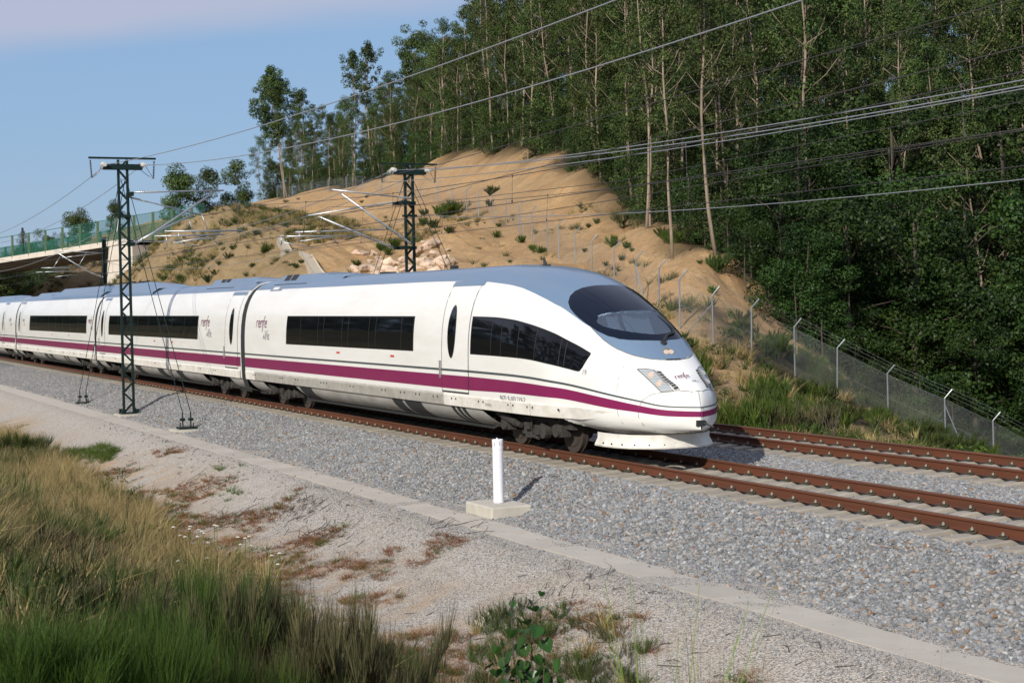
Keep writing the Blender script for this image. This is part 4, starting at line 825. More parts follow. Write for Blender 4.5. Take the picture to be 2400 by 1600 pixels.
coach(5.40, 'second carriage, with the dark window band just behind the lattice mast', [(-16.05, -0.15, mullw(-16.05, -0.15))], [(3.52, 5.06), (-18.1, -16.9)], [(0.30, 2.42)], ((-11.0, -9.9), (-6.9, -5.9), (-3.8, -2.8)),
      [((-1.3, 4.7, 0.88, 0.17, 0.6, 1.9), dict(grille=((0.3, 0.85), (0.95, 1.5)))), ((-18.8, -9.2, 1.02, 0.30, 0.8, 4.2), dict())], (-7.0, -4.0))
coach(-19.38, 'third carriage, partly hidden by the left guy wires', [(-38.6, -21.3, mullw(-38.6, -21.3))], [(-43.2, -41.8)], [(-20.9, 2.42, 0.8), (-41.2, 2.42, 0.6)], ((-34, -33), (-32.4, -31.4), (-28, -27.5), (-27.1, -26.6)),
      [((-33.6, -19.9, 1.02, 0.30, 2.6, 0.5), dict()), ((-41, -36, 0.8, 0.16, 1.2, 1.5), dict())], (-31, -26))
coach(-44.16, 'fourth carriage, cut off by the left edge of the photo', [(-66, -51.0, mullw(-66, -51.0))], [(-50.0, -48.6)], [(-46.6, 2.42, 0.7)], (), [((-58, -50, 0.8, 0.14, 1.2, 1.5), dict())], ())
coach(-68.94, 'fifth carriage, far away at the left edge behind the fourth', [(-90, -72, mullw(-90, -72))], [], [], (), [], ())
# pantograph gear between the second and third roof
mb = MB()
for x in (-21.5, -20.4, -16.4, -14.8): mb.tube([(x, -0.5, 3.9), (x, -0.5, 4.2)], 0.06, 8); mb.tube([(x, 0.5, 3.9), (x, 0.5, 4.2)], 0.06, 8)
mb.tube([(-21.5, -0.5, 4.2), (-14.8, -0.5, 4.22)], 0.03, 6); mb.tube([(-21.2, 0.1, 4.1), (-15.2, 0.2, 4.26)], 0.035, 6); mb.tube([(-19, 0.5, 4.2), (-16, 0, 4.3)], 0.03, 6)
for o_ in bpy.data.objects:
    if o_.get('label', '').startswith('third carriage'): mb.build('pantograph', M['rubber'], o_); break

# ------------------------------------------------------------------ concrete cable path
pth = bpy.data.objects.new('cable_path', None); COL.objects.link(pth); pth.location = (0, -4.13, 0); tag(pth, kind='structure')
sv = []
for k in range(4):
    mb = MB(); mb.box(-0.496, 0.496, -0.33, 0.33, -0.03, 0.0); sv.append(mesh_of(mb, 'slab', M['slab']))
for i in range(-4, 47):
    s_ = child(sv[i % 4], 'slab', pth, (i+0.17, 0.02*math.sin(i*1.3), -0.856+random.uniform(-0.005, 0.004))); s_.rotation_euler = (random.uniform(-.008, .008), random.uniform(-.006, .006), random.uniform(-0.008, 0.008))
mb = MB(); mb.box(-120, -4.4, -4.5, -3.76, -0.9, -0.855); tag(mb.build('slab', M['slab'], pth), kind='stuff')

# ------------------------------------------------------------------ lattice masts
def lattice(mast, x, y, zb_, zt_, w0=0.36, w1=0.32):
    """two channel posts laced together on all four sides"""
    for s in (-1, 1):
        mb = MB(); mb.bar((x, y+s*w0/2, zb_), (x, y+s*w1/2, zt_), 0.14, 0.075); mb.build('mast_leg', M['green'], mast)
    n = int((zt_-zb_)/0.36); mb = MB()
    for fx in (-0.075, 0.075):
        for k in range(n):
            z0 = zb_+(zt_-zb_)*k/n; z1 = zb_+(zt_-zb_)*(k+1)/n; s = 1 if k % 2 else -1
            wa = (w0+(w1-w0)*k/n)/2; mb.bar((x+fx, y+s*wa, z0), (x+fx, y-s*wa, z1), 0.016, 0.05)
    mb.build('lacing', M['green'], mast)
def insulator(mb, a, b, n=7, r=0.055, core=0.02):
    a = Vector(a); b = Vector(b); d = (b-a); mb.tube([a, b], core, 6)
    for k in range(n):
        c = a+d*(k+0.5)/n; mb.disc(c, d, r, r*0.55, d.length/n*0.45, 10)
def arm(mast, name, X, pts, r=0.028, ins=None, mat_='galv'):
    mb = MB(); mb.tube([(X, y, z) for y, z in pts], r, 8); o = mb.build(name, M[mat_], mast, smooth=True)
    if ins:
        mb = MB(); (ya, za), (yb, zb2), n = ins; insulator(mb, (X, ya, za), (X, yb, zb2), n); mb.build('insulator', M['insulpale'], o)
    return o
def guys(mast, x, y, z, xe, ye, ze, sgn):
    mb = MB()
    for k in (-1, 1):
        mb.tube([(x, y+k*0.10, z), (xe, ye+k*0.13, ze+0.55)], 0.013, 5); mb.tube([(xe, ye+k*0.13, ze+0.55), (xe+sgn*0.02, ye+k*0.13, ze+0.12)], 0.022, 6)
        mb.box(xe-0.09, xe+0.09, ye+k*0.13-0.07, ye+k*0.13+0.07, ze+0.28, ze+0.36)
    mb.build('guy_wire', M['green'], mast)
    mb = MB(); mb.box(xe-0.25, xe+0.25, ye-0.28, ye+0.28, ze+0.02, ze+0.09)
    for a in (-0.17, 0.17):
        for b in (-0.17, 0.17): mb.tube([(xe+a, ye+b, ze), (xe+a, ye+b, ze+0.22)], 0.018, 6)
    mb.build('anchor_plate', M['green'], mast)
    mb = MB(); mb.box(xe-0.5, xe+0.5, ye-0.45, ye+0.45, ze-0.4, ze+0.02); mb.build('anchor_block', M['concrete'], mast)
# near mast
X1, Y1 = -3.4, -3.28
m1 = empty('catenary_mast', (X1, Y1, -0.76), 'green lattice mast in front of the train, guyed to both sides, nearest the path', 'mast', 'catenary masts')
lattice(m1, X1, Y1, -0.74, 8.50)
mb = MB(); mb.box(X1-0.55, X1+0.55, Y1-0.45, Y1+0.45, -1.2, -0.78); mb.build('concrete_base', M['concrete'], m1)
mb = MB(); mb.box(X1-0.3, X1+0.3, Y1-0.32, Y1+0.32, -0.78, -0.735)
for a in (-0.22, 0.22):
    for b in (-0.26, 0.26): mb.box(X1+a-0.05, X1+a+0.05, Y1+b-0.05, Y1+b+0.05, -0.735, -0.60)
mb.build('base_plate', M['green'], m1)
def topgear(m, X, yc, s_pull):
    mb = MB(); mb.bar((X, yc-1.22, 8.56), (X, yc+1.22, 8.56), 0.09, 0.07); mb.build('cross_arm', M['green'], m)
    mb = MB(); mb.bar((X-0.1, yc-0.70, 8.24), (X-0.1, yc+0.70, 8.24), 0.10, 0.20); mb.bar((X+0.1, yc-0.70, 8.24), (X+0.1, yc+0.70, 8.24), 0.10, 0.20); mb.build('anchor_beam', M['green'], m)
    mb = MB()
    for s in (-1, 1): insulator(mb, (X, yc+s*1.16, 8.48), (X, yc+s*1.12, 7.84), 11, 0.045, 0.014)
    mb.build('hanging_insulator', M['insul'], m)
    mb = MB()
    for s in (-1, 1):
        mb.disc((X+0.30, yc+s*0.72, 8.30), (1, 0, -0.1), 0.10, 0.07, 0.34, 12); mb.disc((X-0.30, yc+s*0.66, 8.28), (1, 0, 0.1), 0.07, 0.10, 0.34, 12)
    mb.build('strain_insulator', M['insulpale'], m)
    mb = MB()
    for s in (-1, 1): mb.tube([(X+0.45, yc+s*0.72, 8.28), (X+0.25, yc+s*0.98, 7.95), (X, yc+s*1.12, 7.82), (X-0.25, yc+s*0.95, 7.97), (X-0.45, yc+s*0.66, 8.26)], 0.012, 5)
    mb.build('jumper', M['wire'], m)
topgear(m1, X1, Y1, 1)
arm(m1, 'top_tube', X1+0.35, [(-3.01, 7.30), (-2.1, 7.32), (0.38, 7.40)], 0.03, ((-2.78, 7.305), (-2.1, 7.32), 9))
arm(m1, 'top_tube', X1-0.35, [(-3.01, 7.17), (-2.3, 7.0), (-0.21, 6.49)], 0.026, ((-2.95, 7.16), (-2.35, 7.01), 8))
arm(m1, 'cantilever_tube', X1+0.35, [(-3.06, 5.39), (-2.28, 5.83), (-0.04, 7.29)], 0.042, ((-3.0, 5.42), (-2.55, 5.66), 5))
arm(m1, 'cantilever_tube', X1-0.35, [(-3.06, 5.42), (-2.28, 5.78), (-0.62, 6.52)], 0.036, ((-3.0, 5.45), (-2.55, 5.65), 5))
arm(m1, 'registration_tube', X1+0.35, [(-1.88, 5.88), (1.13, 5.90)], 0.03); arm(m1, 'registration_tube', X1-0.35, [(-2.11, 5.73), (0.56, 5.79)], 0.026)
arm(m1, 'steady_arm', X1+0.35, [(-1.5, 5.46), (-0.29, 5.66), (-0.12, 5.61), (0.14, 5.39)], 0.018); arm(m1, 'steady_arm', X1-0.35, [(-1.41, 5.5), (-0.48, 5.35)], 0.018)
for X_o, a, b in ((0.35, (-0.96, 6.29), (-0.78, 5.77)), (0.35, (-0.48, 6.52), (-0.27, 5.91)), (-0.35, (-1.65, 5.76), (-1.66, 5.36)), (0.35, (-1.36, 5.90), (-1.35, 5.48))): arm(m1, 'stay', X1+X_o, [a, b], 0.02)
def brackets(m, X, y, zs, dirn):
    mb = MB()
    for z in zs: mb.box(X-0.45, X+0.45, min(y, y+dirn*0.45), max(y, y+dirn*0.45), z-0.05, z+0.05); mb.box(X-0.1, X+0.1, y-0.24, y+0.24, z-0.09, z-0.05)
    mb.build('bracket', M['green'], m)
mb = MB()
for z in (7.24, 5.42): mb.box(X1-0.42, X1+0.42, -3.10, -2.98, z-0.07, z+0.07)
mb.box(X1-0.16, X1+0.16, Y1-0.24, Y1+0.24, 6.40, 6.48); mb.build('bracket', M['green'], m1)
mb = MB(); mb.tube([(X1, -3.47, 6.42), (X1+0.05, -3.55, 5.9), (X1, -3.5, 5.4), (X1, -3.1, 5.7), (X1, -3.05, 6.4)], 0.016, 6); mb.build('cable', M['wire'], m1)
guys(m1, X1+0.1, Y1, 7.8, 5.47, -3.3, -0.80, 1); guys(m1, X1-0.1, Y1, 7.8, -12.43, -3.3, -0.88, -1)
# far mast
X2, Y2 = -3.75, 8.06
m2 = empty('catenary_mast', (X2, Y2, -0.9), 'green lattice mast rising behind the train with long pale cantilever tubes', 'mast', 'catenary masts')
lattice(m2, X2, Y2, -0.9, 8.60); topgear(m2, X2, Y2, 1)
arm(m2, 'top_tube', X2+0.4, [(4.72, 7.49), (8.0, 7.18)], 0.03, ((7.45, 7.23), (7.95, 7.19), 6)); arm(m2, 'cantilever_tube', X2+0.4, [(5.11, 7.33), (7.56, 5.65), (8.0, 5.36)], 0.042, ((7.45, 5.72), (7.95, 5.4), 6))
arm(m2, 'top_tube', X2-0.4, [(3.99, 6.53), (6.86, 6.98), (7.7, 7.08)], 0.028, ((6.86, 6.98), (7.55, 7.07), 9)); arm(m2, 'cantilever_tube', X2-0.4, [(4.41, 6.5), (6.83, 5.53), (7.6, 5.25)], 0.040, ((6.83, 5.53), (7.5, 5.28), 8))
arm(m2, 'registration_tube', X2+0.4, [(3.21, 5.86), (7.04, 5.96)], 0.026); arm(m2, 'registration_tube', X2-0.4, [(2.84, 5.73), (6.06, 5.74)], 0.026)
arm(m2, 'steady_arm', X2+0.4, [(3.35, 5.5), (4.5, 5.66), (4.67, 5.64), (4.91, 5.39)], 0.018); arm(m2, 'steady_arm', X2-0.4, [(2.96, 5.5), (4.16, 5.3)], 0.018)
arm(m2, 'stay', X2-0.4, [(2.9, 5.75), (2.89, 5.40)], 0.03); arm(m2, 'stay', X2+0.4, [(3.37, 5.88), (3.36, 5.48)], 0.025)
mb = MB()
for z in (7.02, 5.25): mb.box(X2-0.5, X2+0.5, 7.55, 7.9, z-0.06, z+0.06); mb.box(X2-0.12, X2+0.12, 7.55, 8.3, z-0.06, z+0.06)
mb.box(X2-0.14, X2+0.14, 7.8, 8.34, 6.48, 6.56); mb.build('bracket', M['green'], m2)
guys(m2, X2+0.1, Y2, 8.05, 5.2, 8.1, -0.95, 1); guys(m2, X2-0.1, Y2, 8.05, -12.7, 8.1, -0.95, -1)
# plain beam masts further along
for X, yy, s, lab in ((-65.5, 8.06, -1, 'dark green beam mast with a cantilever, further along beyond the train roof'),):
    mb_ = empty('catenary_mast', (X, yy, -0.9), lab, 'mast', 'catenary masts'); mb = MB(); mb.box(X-0.15, X+0.15, yy-0.14, yy-0.12, -0.9, 8.3).box(X-0.15, X+0.15, yy+0.12, yy+0.14, -0.9, 8.3).box(X-0.01, X+0.01, yy-0.12, yy+0.12, -0.9, 8.3); mb.build('beam_post', M['green'], mb_)
    arm(mb_, 'cantilever_tube', X+0.3, [(yy-0.15, 5.35), (yy-1.2, 5.75), (yy-3.6, 7.3)], 0.045, ((yy-0.2, 5.38), (yy-1.1, 5.72), 7)); arm(mb_, 'top_tube', X+0.3, [(yy-0.15, 7.15), (yy-1.3, 7.2), (yy-3.6, 7.35)], 0.035)
    arm(mb_, 'cantilever_tube', X-0.3, [(yy-0.15, 7.15), (yy-3.0, 6.85)], 0.03); arm(mb_, 'registration_tube', X+0.3, [(yy-1.9, 6.1), (yy-4.6, 6.1)], 0.03); arm(mb_, 'registration_tube', X-0.3, [(yy-1.6, 5.85), (yy-4.9, 5.8)], 0.03)
    arm(mb_, 'steady_arm', X, [(yy-2.0, 5.6), (yy-3.6, 5.45)], 0.022); arm(mb_, 'stay', X, [(yy-1.3, 7.15), (yy-1.9, 6.2)], 0.03); arm(mb_, 'stay', X, [(yy-3.2, 6.9), (yy-3.7, 6.1)], 0.03)
    guys(mb_, X, yy, 5.0, X+6, yy+0.2, -0.9, 1)
# ------------------------------------------------------------------ overhead wires
def sagw(x0, y0, z0, x1, y1, z1, sag, n=26):
    return [(x0+(x1-x0)*t, y0+(y1-y0)*t, z0+(z1-z0)*t-4*sag*t*(1-t)) for t in np.linspace(0, 1, n)]
def wire_obj(name, segs, r, m_, label, cat='overhead wire'):
    mb = MB()
    for s in segs: mb.tube(s, r, 5)
    return tag(mb.build(name, m_, smooth=True), label, cat, 'overhead wires')
XE = 57.5
wire_obj('feeder_wire', [sagw(X1+0.4, -3.95, 8.28, XE+4, -3.95, 8.3, 0.78), sagw(X1-0.4, -3.9, 8.26, -65, -3.9, 8.2, 1.15)], 0.0125, M['wire'], 'upper of the two feeder wires rising from the near mast top across the sky')
wire_obj('feeder_wire', [sagw(X1+0.4, -2.58, 8.28, XE+2, -2.58, 8.1, 1.15), sagw(X1-0.4, -2.6, 8.26, -65, -2.6, 8.2, 1.3)], 0.0125, M['wire'], 'lower of the two feeder wires rising from the near mast top')
for yy, z31, lab in ((8.78, 7.53, 'thick bright feeder wire, topmost of the three in front of the dark forest'), (7.36, 7.15, 'middle bright feeder wire of three in front of the dark forest')):
    wire_obj('feeder_wire', [sagw(X2+0.4, yy, 8.28, XE+4, yy, 8.3, 8.29-z31), sagw(X2-0.4, yy, 8.26, -64, yy, 8.2, 1.2)], 0.016, M['wire'], lab)
wire_obj('feeder_wire', [sagw(X2, 6.92, 7.82, XE+4, 6.9, 7.9, 0.85)], 0.013, M['wire'], 'lowest bright feeder wire of three in front of the dark forest')
wire_obj('earth_wire', [sagw(X2+0.2, 8.3, 6.52, XE+4, 8.3, 6.5, 1.12), sagw(X2-0.2, 8.3, 6.5, -65, 8.3, 6.4, 1.1)], 0.012, M['wire'], 'low bright wire running from the far mast across the broadleaf trees')
wire_obj('earth_wire', [sagw(X2, 9.3, 9.3, XE+4, 9.3, 9.3, 0.10)], 0.007, M['wiredark'], 'thin dark wire high in front of the eucalyptus crowns')
wire_obj('earth_wire', [sagw(X1, -3.3, 6.44, -65, -3.3, 6.4, 1.2), ], 0.012, M['wire'], 'sagging wire from the near mast bracket towards the bridge')
def catenary(yc, label, stag, X0):
    c = empty('catenary', (X0, yc, 6.9), label, 'overhead line', 'overhead wires')
    spans = [(-127, -65.5), (-65.5, X0), (X0, XE)]; k = 0
    for a, b in spans:
        ya, yb = yc+stag*(1 if k % 2 else -1), yc-stag*(1 if k % 2 else -1); k += 1
        mb = MB(); mb.tube(sagw(a, ya*0+yc, 6.85, b, yc, 6.85, 0.95), 0.0085, 5); mb.build('messenger_wire', M['wiredark'], c, smooth=True)
        mb = MB(); mb.tube([(a, ya, 5.30), (b, yb, 5.30)], 0.009, 5); mb.build('contact_wire', M['wiredark'], c, smooth=True)
        mb = MB(); L_ = b-a
        for j in range(1, 9):
            t = (j-0.5)/8; x = a+L_*t; z = 6.85-4*0.95*t*(1-t); y2 = ya+(yb-ya)*t
            mb.tube([(x, yc, z), (x, y2, 5.31)], 0.005, 4); mb.disc((x, yc, z), (0, 0, 1), 0.018, 0.018, 0.06, 5); mb.disc((x, y2, 5.34), (0, 0, 1), 0.018, 0.018, 0.07, 5)
        mb.build('dropper', M['wiredark'], c)
catenary(0.0, 'contact line above the near track with its droppers', 0.15, X1); catenary(4.76, 'contact line above the far track with its droppers', 0.15, X2)
wire_obj('contact_wire_overlap', [[(X1-0.35, -0.45, 5.38), (20, -0.5, 5.75), (XE, -1.2, 6.6)], [(X1-0.35, -0.2, 6.5), (20, -0.4, 6.45), (XE, -1.2, 7.2)], [(X1-0.35, -0.45, 5.38), (-30, -0.2, 5.3), (-65, 0.2, 5.3)]], 0.0085, M['wiredark'], 'second contact wire pair climbing away above the near track')
wire_obj('contact_wire_overlap', [[(X2-0.4, 4.1, 5.32), (20, 4.3, 5.6), (XE, 5.2, 6.4)], [(X2-0.4, 4.4, 6.52), (20, 4.6, 6.1), (XE, 5.2, 7.0)], [(X2-0.4, 4.1, 5.32), (-30, 4.6, 5.3), (-65, 4.8, 5.3)], sagw(X2-0.4, 4.4, 6.55, -65, 4.8, 6.8, 0.8)], 0.0085, M['wiredark'], 'second contact wire pair above the far track')

# ------------------------------------------------------------------ white marker post
mp_ = empty('marker_post', (29.43, -3.3, -0.66), 'white plastic post standing on a square concrete block at the foot of the ballast', 'marker post')
mb = MB(); mb.tube([(29.43, -3.3, -0.64), (29.43, -3.3, 0.40)], 0.098, 32); mb.build('pole', M['pvc'], mp_, smooth=False)
mb = MB(); mb.tube([(29.43, -3.3, 0.35), (29.43, -3.3, 0.525), (29.43, -3.3, 0.535)], [0.103, 0.103, 0.095], 32); mb.tube([(29.41, -3.3, 0.53), (29.41, -3.3, 0.56)], 0.012, 6); cp_ = mb.build('cap', M['pvc'], mp_)
mb = MB()
for a_, z_, l_2 in ((0.6, 0.47, .04), (1.1, 0.44, .03), (-0.3, 0.46, .05), (-1.0, 0.43, .02), (0.15, 0.50, .02)): c_ = Vector((29.43+0.104*math.sin(a_+0.9), -3.3-0.104*math.cos(a_+0.9), z_)); mb.box(c_.x-0.006, c_.x+0.006, c_.y-0.002, c_.y+0.002, c_.z-l_2, c_.z+l_2*0.5)
mb.build('scuff_mark', M['seam'], cp_)
bm = MB(); bm.box(28.83, 30.03, -3.72, -2.9, -1.1, -0.645); bl = bm.build('concrete_block', M['concrete'], mp_)
bv = bl.modifiers.new('bevel', 'BEVEL'); bv.width = 0.035; bv.segments = 2

# ------------------------------------------------------------------ chain link fence
FEN = [(-243.1,75.2),(-227.5,73.3),(-211.6,71.7),(-196.1,69.5),(-180.6,67.2),(-162.5,63.3),(-145.4,59.7),(-125.6,54.7),(-110.6,51.3),(-95.9,47.3),(-84.2,43.9),(-74.4,41.1),(-66.6,38.8),(-59.8,37.0),(-52.9,35.0),(-44.4,32.0),(-38.6,30.2),(-32.8,28.4),(-28.0,26.8),(-22.2,24.9),(-16.5,22.9),(-11.6,21.5),(-6.8,20.0),(-3.8,19.4),(0.1,18.1),(1.5,18.8),(1.3,20.7),(0.4,23.4),(1.1,25.0),(2.0,26.9),(3.9,28.3),(4.7,30.1),(5.5,31.8)]
fence = empty('chain_link_fence', (-20, 24, 5), 'galvanised chain link fence with bent post tops along the foot of the wooded cutting', 'fence')
pm = MB(); pm.tube([(0, 0, -0.4), (0, 0, 2.0), (0.20, 0.24, 2.36)], 0.032, 8); post_me = mesh_of(pm, 'fence_post', M['galv'])
fl = fence.location; FP = []
for i, (x, y) in enumerate(FEN):
    z = gz(x, y)
    FP.append(Vector((x, y, z))); p_ = child(post_me, 'fence_post', fence, Vector((x, y, z))-fl); p_.rotation_euler = (random.uniform(-.02, .02), random.uniform(-.02, .02), random.uniform(-.1, .1))
    d = math.dist((x, y), (57, -15.8)); k = 1.0 if d < 130 else 1.5; p_.scale = (k, k, 1.0)
mm = bpy.data.materials.new('chain_link'); mm.use_nodes = True; n_ = mm.node_tree.nodes; l_ = mm.node_tree.links
tc_ = n_.new('ShaderNodeTexCoord'); uvm = n_.new('ShaderNodeSeparateXYZ'); l_.new(tc_.outputs['UV'], uvm.inputs[0])
def wv(op, a, b=None):
    m_ = n_.new('ShaderNodeMath'); m_.operation = op
    for i, v in ((0, a), (1, b)):
        if v is None: continue
        (m_.inputs[i].__setattr__('default_value', v) if isinstance(v, (int, float)) else l_.new(v, m_.inputs[i]))
    return m_.outputs[0]
u_, v_ = uvm.outputs[0], uvm.outputs[1]; s1 = wv('ABSOLUTE', wv('SUBTRACT', wv('FRACT', wv('ADD', u_, v_)), 0.5)); s2 = wv('ABSOLUTE', wv('SUBTRACT', wv('FRACT', wv('SUBTRACT', u_, v_)), 0.5))
msk = wv('GREATER_THAN', wv('MAXIMUM', s1, s2), 0.472)
tr_ = n_.new('ShaderNodeBsdfTransparent'); mx_ = n_.new('ShaderNodeMixShader'); n_['Principled BSDF'].inputs['Base Color'].default_value = (0.36, 0.37, 0.37, 1); n_['Principled BSDF'].inputs['Metallic'].default_value = 0.4; n_['Principled BSDF'].inputs['Roughness'].default_value = 0.5
l_.new(msk, mx_.inputs[0]); l_.new(tr_.outputs[0], mx_.inputs[1]); l_.new(n_['Principled BSDF'].outputs[0], mx_.inputs[2]); l_.new(mx_.outputs[0], n_['Material Output'].inputs[0])
mb = MB(); uvs = []; uacc = 0
for a, b in zip(FP[:-1], FP[1:]):
    L_ = (b-a).length; mb.add([a+Vector((0, 0, .02)), b+Vector((0, 0, .02)), b+Vector((0, 0, 1.95)), a+Vector((0, 0, 1.95))], [(0, 1, 2, 3)]); uvs += [(uacc*12, 0), ((uacc+L_)*12, 0), ((uacc+L_)*12, 23), (uacc*12, 23)]; uacc += L_
fm = mb.build('wire_mesh', mm, fence); uvl = fm.data.uv_layers.new(name='UVMap')
for k, uv in enumerate(uvs): uvl.data[k].uv = uv
mb = MB()
for zz, o_ in ((1.95, 0), (1.0, 0), (2.12, 0.07), (2.24, 0.14), (2.34, 0.2)):
    mb.tube([p_+Vector((o_, o_*1.2, zz)) for p_ in FP], 0.0035, 4)
mb.build('strand_wire', M['wire'], fence)
mb = MB()
for i, s in ((22, 1), (15, 1), (30, 1)): a = FP[i]; b = FP[i].lerp(FP[i-1 if s < 0 else i+1], 0.45); b.z = gz(b.x, b.y); mb.tube([a+Vector((0, 0, 1.7)), b], 0.024, 6)
a = FP[25]; b = FP[25].lerp(FP[24], 0.8); b.z = gz(b.x, b.y)-0.1; mb.tube([a+Vector((0, 0, 1.7)), b], 0.022, 6)
mb.build('brace', M['galv'], fence)

# ------------------------------------------------------------------ road bridge
A = Vector((-122.6, 20.4, 0)); B = Vector((-140.3, 10.7, 0)); dirb = (B-A).normalized(); perp = Vector((-dirb.y, dirb.x, 0)); 
if perp.x > 0: perp = -perp    # away from the camera
bdz = lambda t: 9.86-1.3*t/20.2   # soffit edge along the bridge
br = empty('road_bridge', (A.x, A.y, 9), 'concrete road bridge with green mesh screens crossing the railway', 'bridge')
def bp(t, o, z): v = A+dirb*t+perp*o; return (v.x, v.y, z)
mb = MB(); T0, T1 = -2.0, 62
mb.add([bp(T0, 0.15, bdz(T0)+0.02), bp(T1, 0.15, bdz(T1)+0.02), bp(T1, 9, bdz(T1)+0.02), bp(T0, 9, bdz(T0)+0.02), bp(T0, 0.15, bdz(T0)+0.4), bp(T1, 0.15, bdz(T1)+0.4), bp(T1, 9, bdz(T1)+0.4), bp(T0, 9, bdz(T0)+0.4),
        bp(T0, 1.4, bdz(T0)-0.45), bp(T1, 1.4, bdz(T1)-0.45), bp(T1, 7.6, bdz(T1)-0.45), bp(T0, 7.6, bdz(T0)-0.45)], [(0, 1, 9, 8), (9, 10, 11, 8), (10, 2, 3, 11), (4, 7, 6, 5), (0, 4, 5, 1), (3, 2, 6, 7)]); mb.build('deck', M['bridgeshade'], br)
k = 0; t = T0
while t < 46:
    L_ = 1.55; mb = MB(); z0 = bdz(t); z1 = bdz(t+L_-0.03)
    mb.add([bp(t, 0, z0), bp(t+L_-0.03, 0, z1), bp(t+L_-0.03, 0, z1+0.56), bp(t, 0, z0+0.56), bp(t, 0.14, z0), bp(t+L_-0.03, 0.14, z1), bp(t+L_-0.03, 0.14, z1+0.56), bp(t, 0.14, z0+0.56)], [(0, 1, 2, 3), (7, 6, 5, 4), (0, 4, 5, 1), (3, 2, 6, 7), (0, 3, 7, 4), (1, 5, 6, 2)])
    mb.build('parapet_panel', M['bridge'], br); t += L_
mb = MB(); mb.add([bp(-2.6, 0.1, bdz(0)-0.05), bp(1.2, 0.1, bdz(0)-0.05), bp(1.9, 0.1, 5.0), bp(-2.6, 0.1, 5.0), bp(-2.6, 8, bdz(0)), bp(1.2, 8, bdz(0)), bp(1.9, 8, 5.0), bp(-2.6, 8, 5.0)], [(0, 1, 2, 3), (1, 5, 6, 2), (7, 6, 5, 4), (0, 3, 7, 4)]); mb.build('abutment', M['bridge'], br)
mb = MB()
for k in range(9): o_ = 1.2+k*0.75; mb.add([bp(1.25, o_, bdz(0)-0.1), bp(1.95, o_, 4.6), bp(1.95, o_+0.55, 4.6), bp(1.25, o_+0.55, bdz(0)-0.1)], [(0, 1, 2, 3)]); 
mb.build('abutment_wall', M['bridgeshade'], br)
gmesh = bpy.data.materials.new('green_mesh'); gmesh.use_nodes = True; n_ = gmesh.node_tree.nodes; l_ = gmesh.node_tree.links; n_['Principled BSDF'].inputs['Base Color'].default_value = (0.010, 0.085, 0.055, 1)
tr_ = n_.new('ShaderNodeBsdfTransparent'); mx_ = n_.new('ShaderNodeMixShader'); mx_.inputs[0].default_value = 0.42; l_.new(tr_.outputs[0], mx_.inputs[1]); l_.new(n_['Principled BSDF'].outputs[0], mx_.inputs[2]); l_.new(mx_.outputs[0], n_['Material Output'].inputs[0])
for o_, nm in ((0.1, 'near'), (8.6, 'far')):
    mb = MB(); Ts = np.linspace(-14, 46, 9); mb.grid([[bp(t, o_, (bdz(t)+0.55)), bp(t, o_, bdz(t)+2.9 - (0 if o_ > 1 else 1.0)*0)] for t in Ts]); 
    if o_ < 1:
        mb = MB(); mb.grid([[bp(t, o_, (bdz(t)+0.55)), bp(t, o_, bdz(t)+1.75)] for t in np.linspace(8, 46, 7)]); mb.grid([[bp(t, o_, (bdz(t)+0.55)), bp(t, o_, bdz(t)+2.85)] for t in np.linspace(-14, 8, 5)])
    mb.build('mesh_screen', gmesh, br)
    mb = MB(); mb.tube([bp(t, o_, bdz(t)+2.9) for t in (-14, 46)], 0.035, 5); mb.tube([bp(t, o_, bdz(t)+1.75) for t in (-14, 46)], 0.03, 5); mb.build('screen_rail', M['fencegreen'], br)
    for t in np.arange(-12, 46, 3.0):
        mb = MB(); q = Vector(bp(t+(0.8 if o_ > 1 else 0), o_, bdz(t)+0.4)); w_ = 0.11 if o_ > 1 else 0.12; mb.box(q.x-w_, q.x+w_, q.y-w_, q.y+w_, q.z, q.z+(2.55)); mb.build('screen_post', M['fencegreen'] if o_ > 1 else M['fenceolive'], br)
po = empty('signal_pole', (-139.9, 9.4, 8.5), 'thin black pole with small fittings standing behind the bridge screens', 'pole'); q = Vector(bp(18.6, 2.0, 9))
mb = MB(); mb.tube([(q.x, q.y, 8.6), (q.x, q.y, 12.6)], 0.13, 8); po.location = (q.x, q.y, 8.6); mb.build('pole', M['rubber'], po); mb = MB(); mb.box(q.x+0.1, q.x+0.35, q.y-0.2, q.y+0.2, 11.6, 12.2).box(q.x+0.1, q.x+0.3, q.y-0.15, q.y+0.15, 9.9, 10.3); mb.build('fitting', M['insul'], po)

# concrete drain running down behind the spur
CHx = np.array([-96, -88.2, -79, -70.0, -64, -60, -54, -49, -44, -39, -35, -31]); CHy = np.array([29.5, 28.1, 25.8, 22.9, 21.2, 20.4, 19.3, 18.6, 17.8, 16.7, 16.0, 15.2])
mb = MB(); P = []; xs_ = np.arange(-66, -31, 0.8); ys_ = np.interp(xs_, CHx, CHy); zz_ = ground_z(xs_, ys_); zz_ = np.convolve(np.pad(zz_, 4, 'edge'), np.ones(9)/9, 'valid')
for x, y, z0 in zip(xs_, ys_, zz_): z = z0+0.22; P.append([(x, y-0.45, z-1.2), (x, y-0.35, z+0.05), (x, y-0.28, z), (x, y+0.28, z), (x, y+0.36, z+0.12), (x, y+0.45, z-1.0)])
mb.grid(P[::-1]); tag(mb.build('drain_channel', M['drain']), 'pale concrete drain running down the slope behind the grassy spur', 'drain')

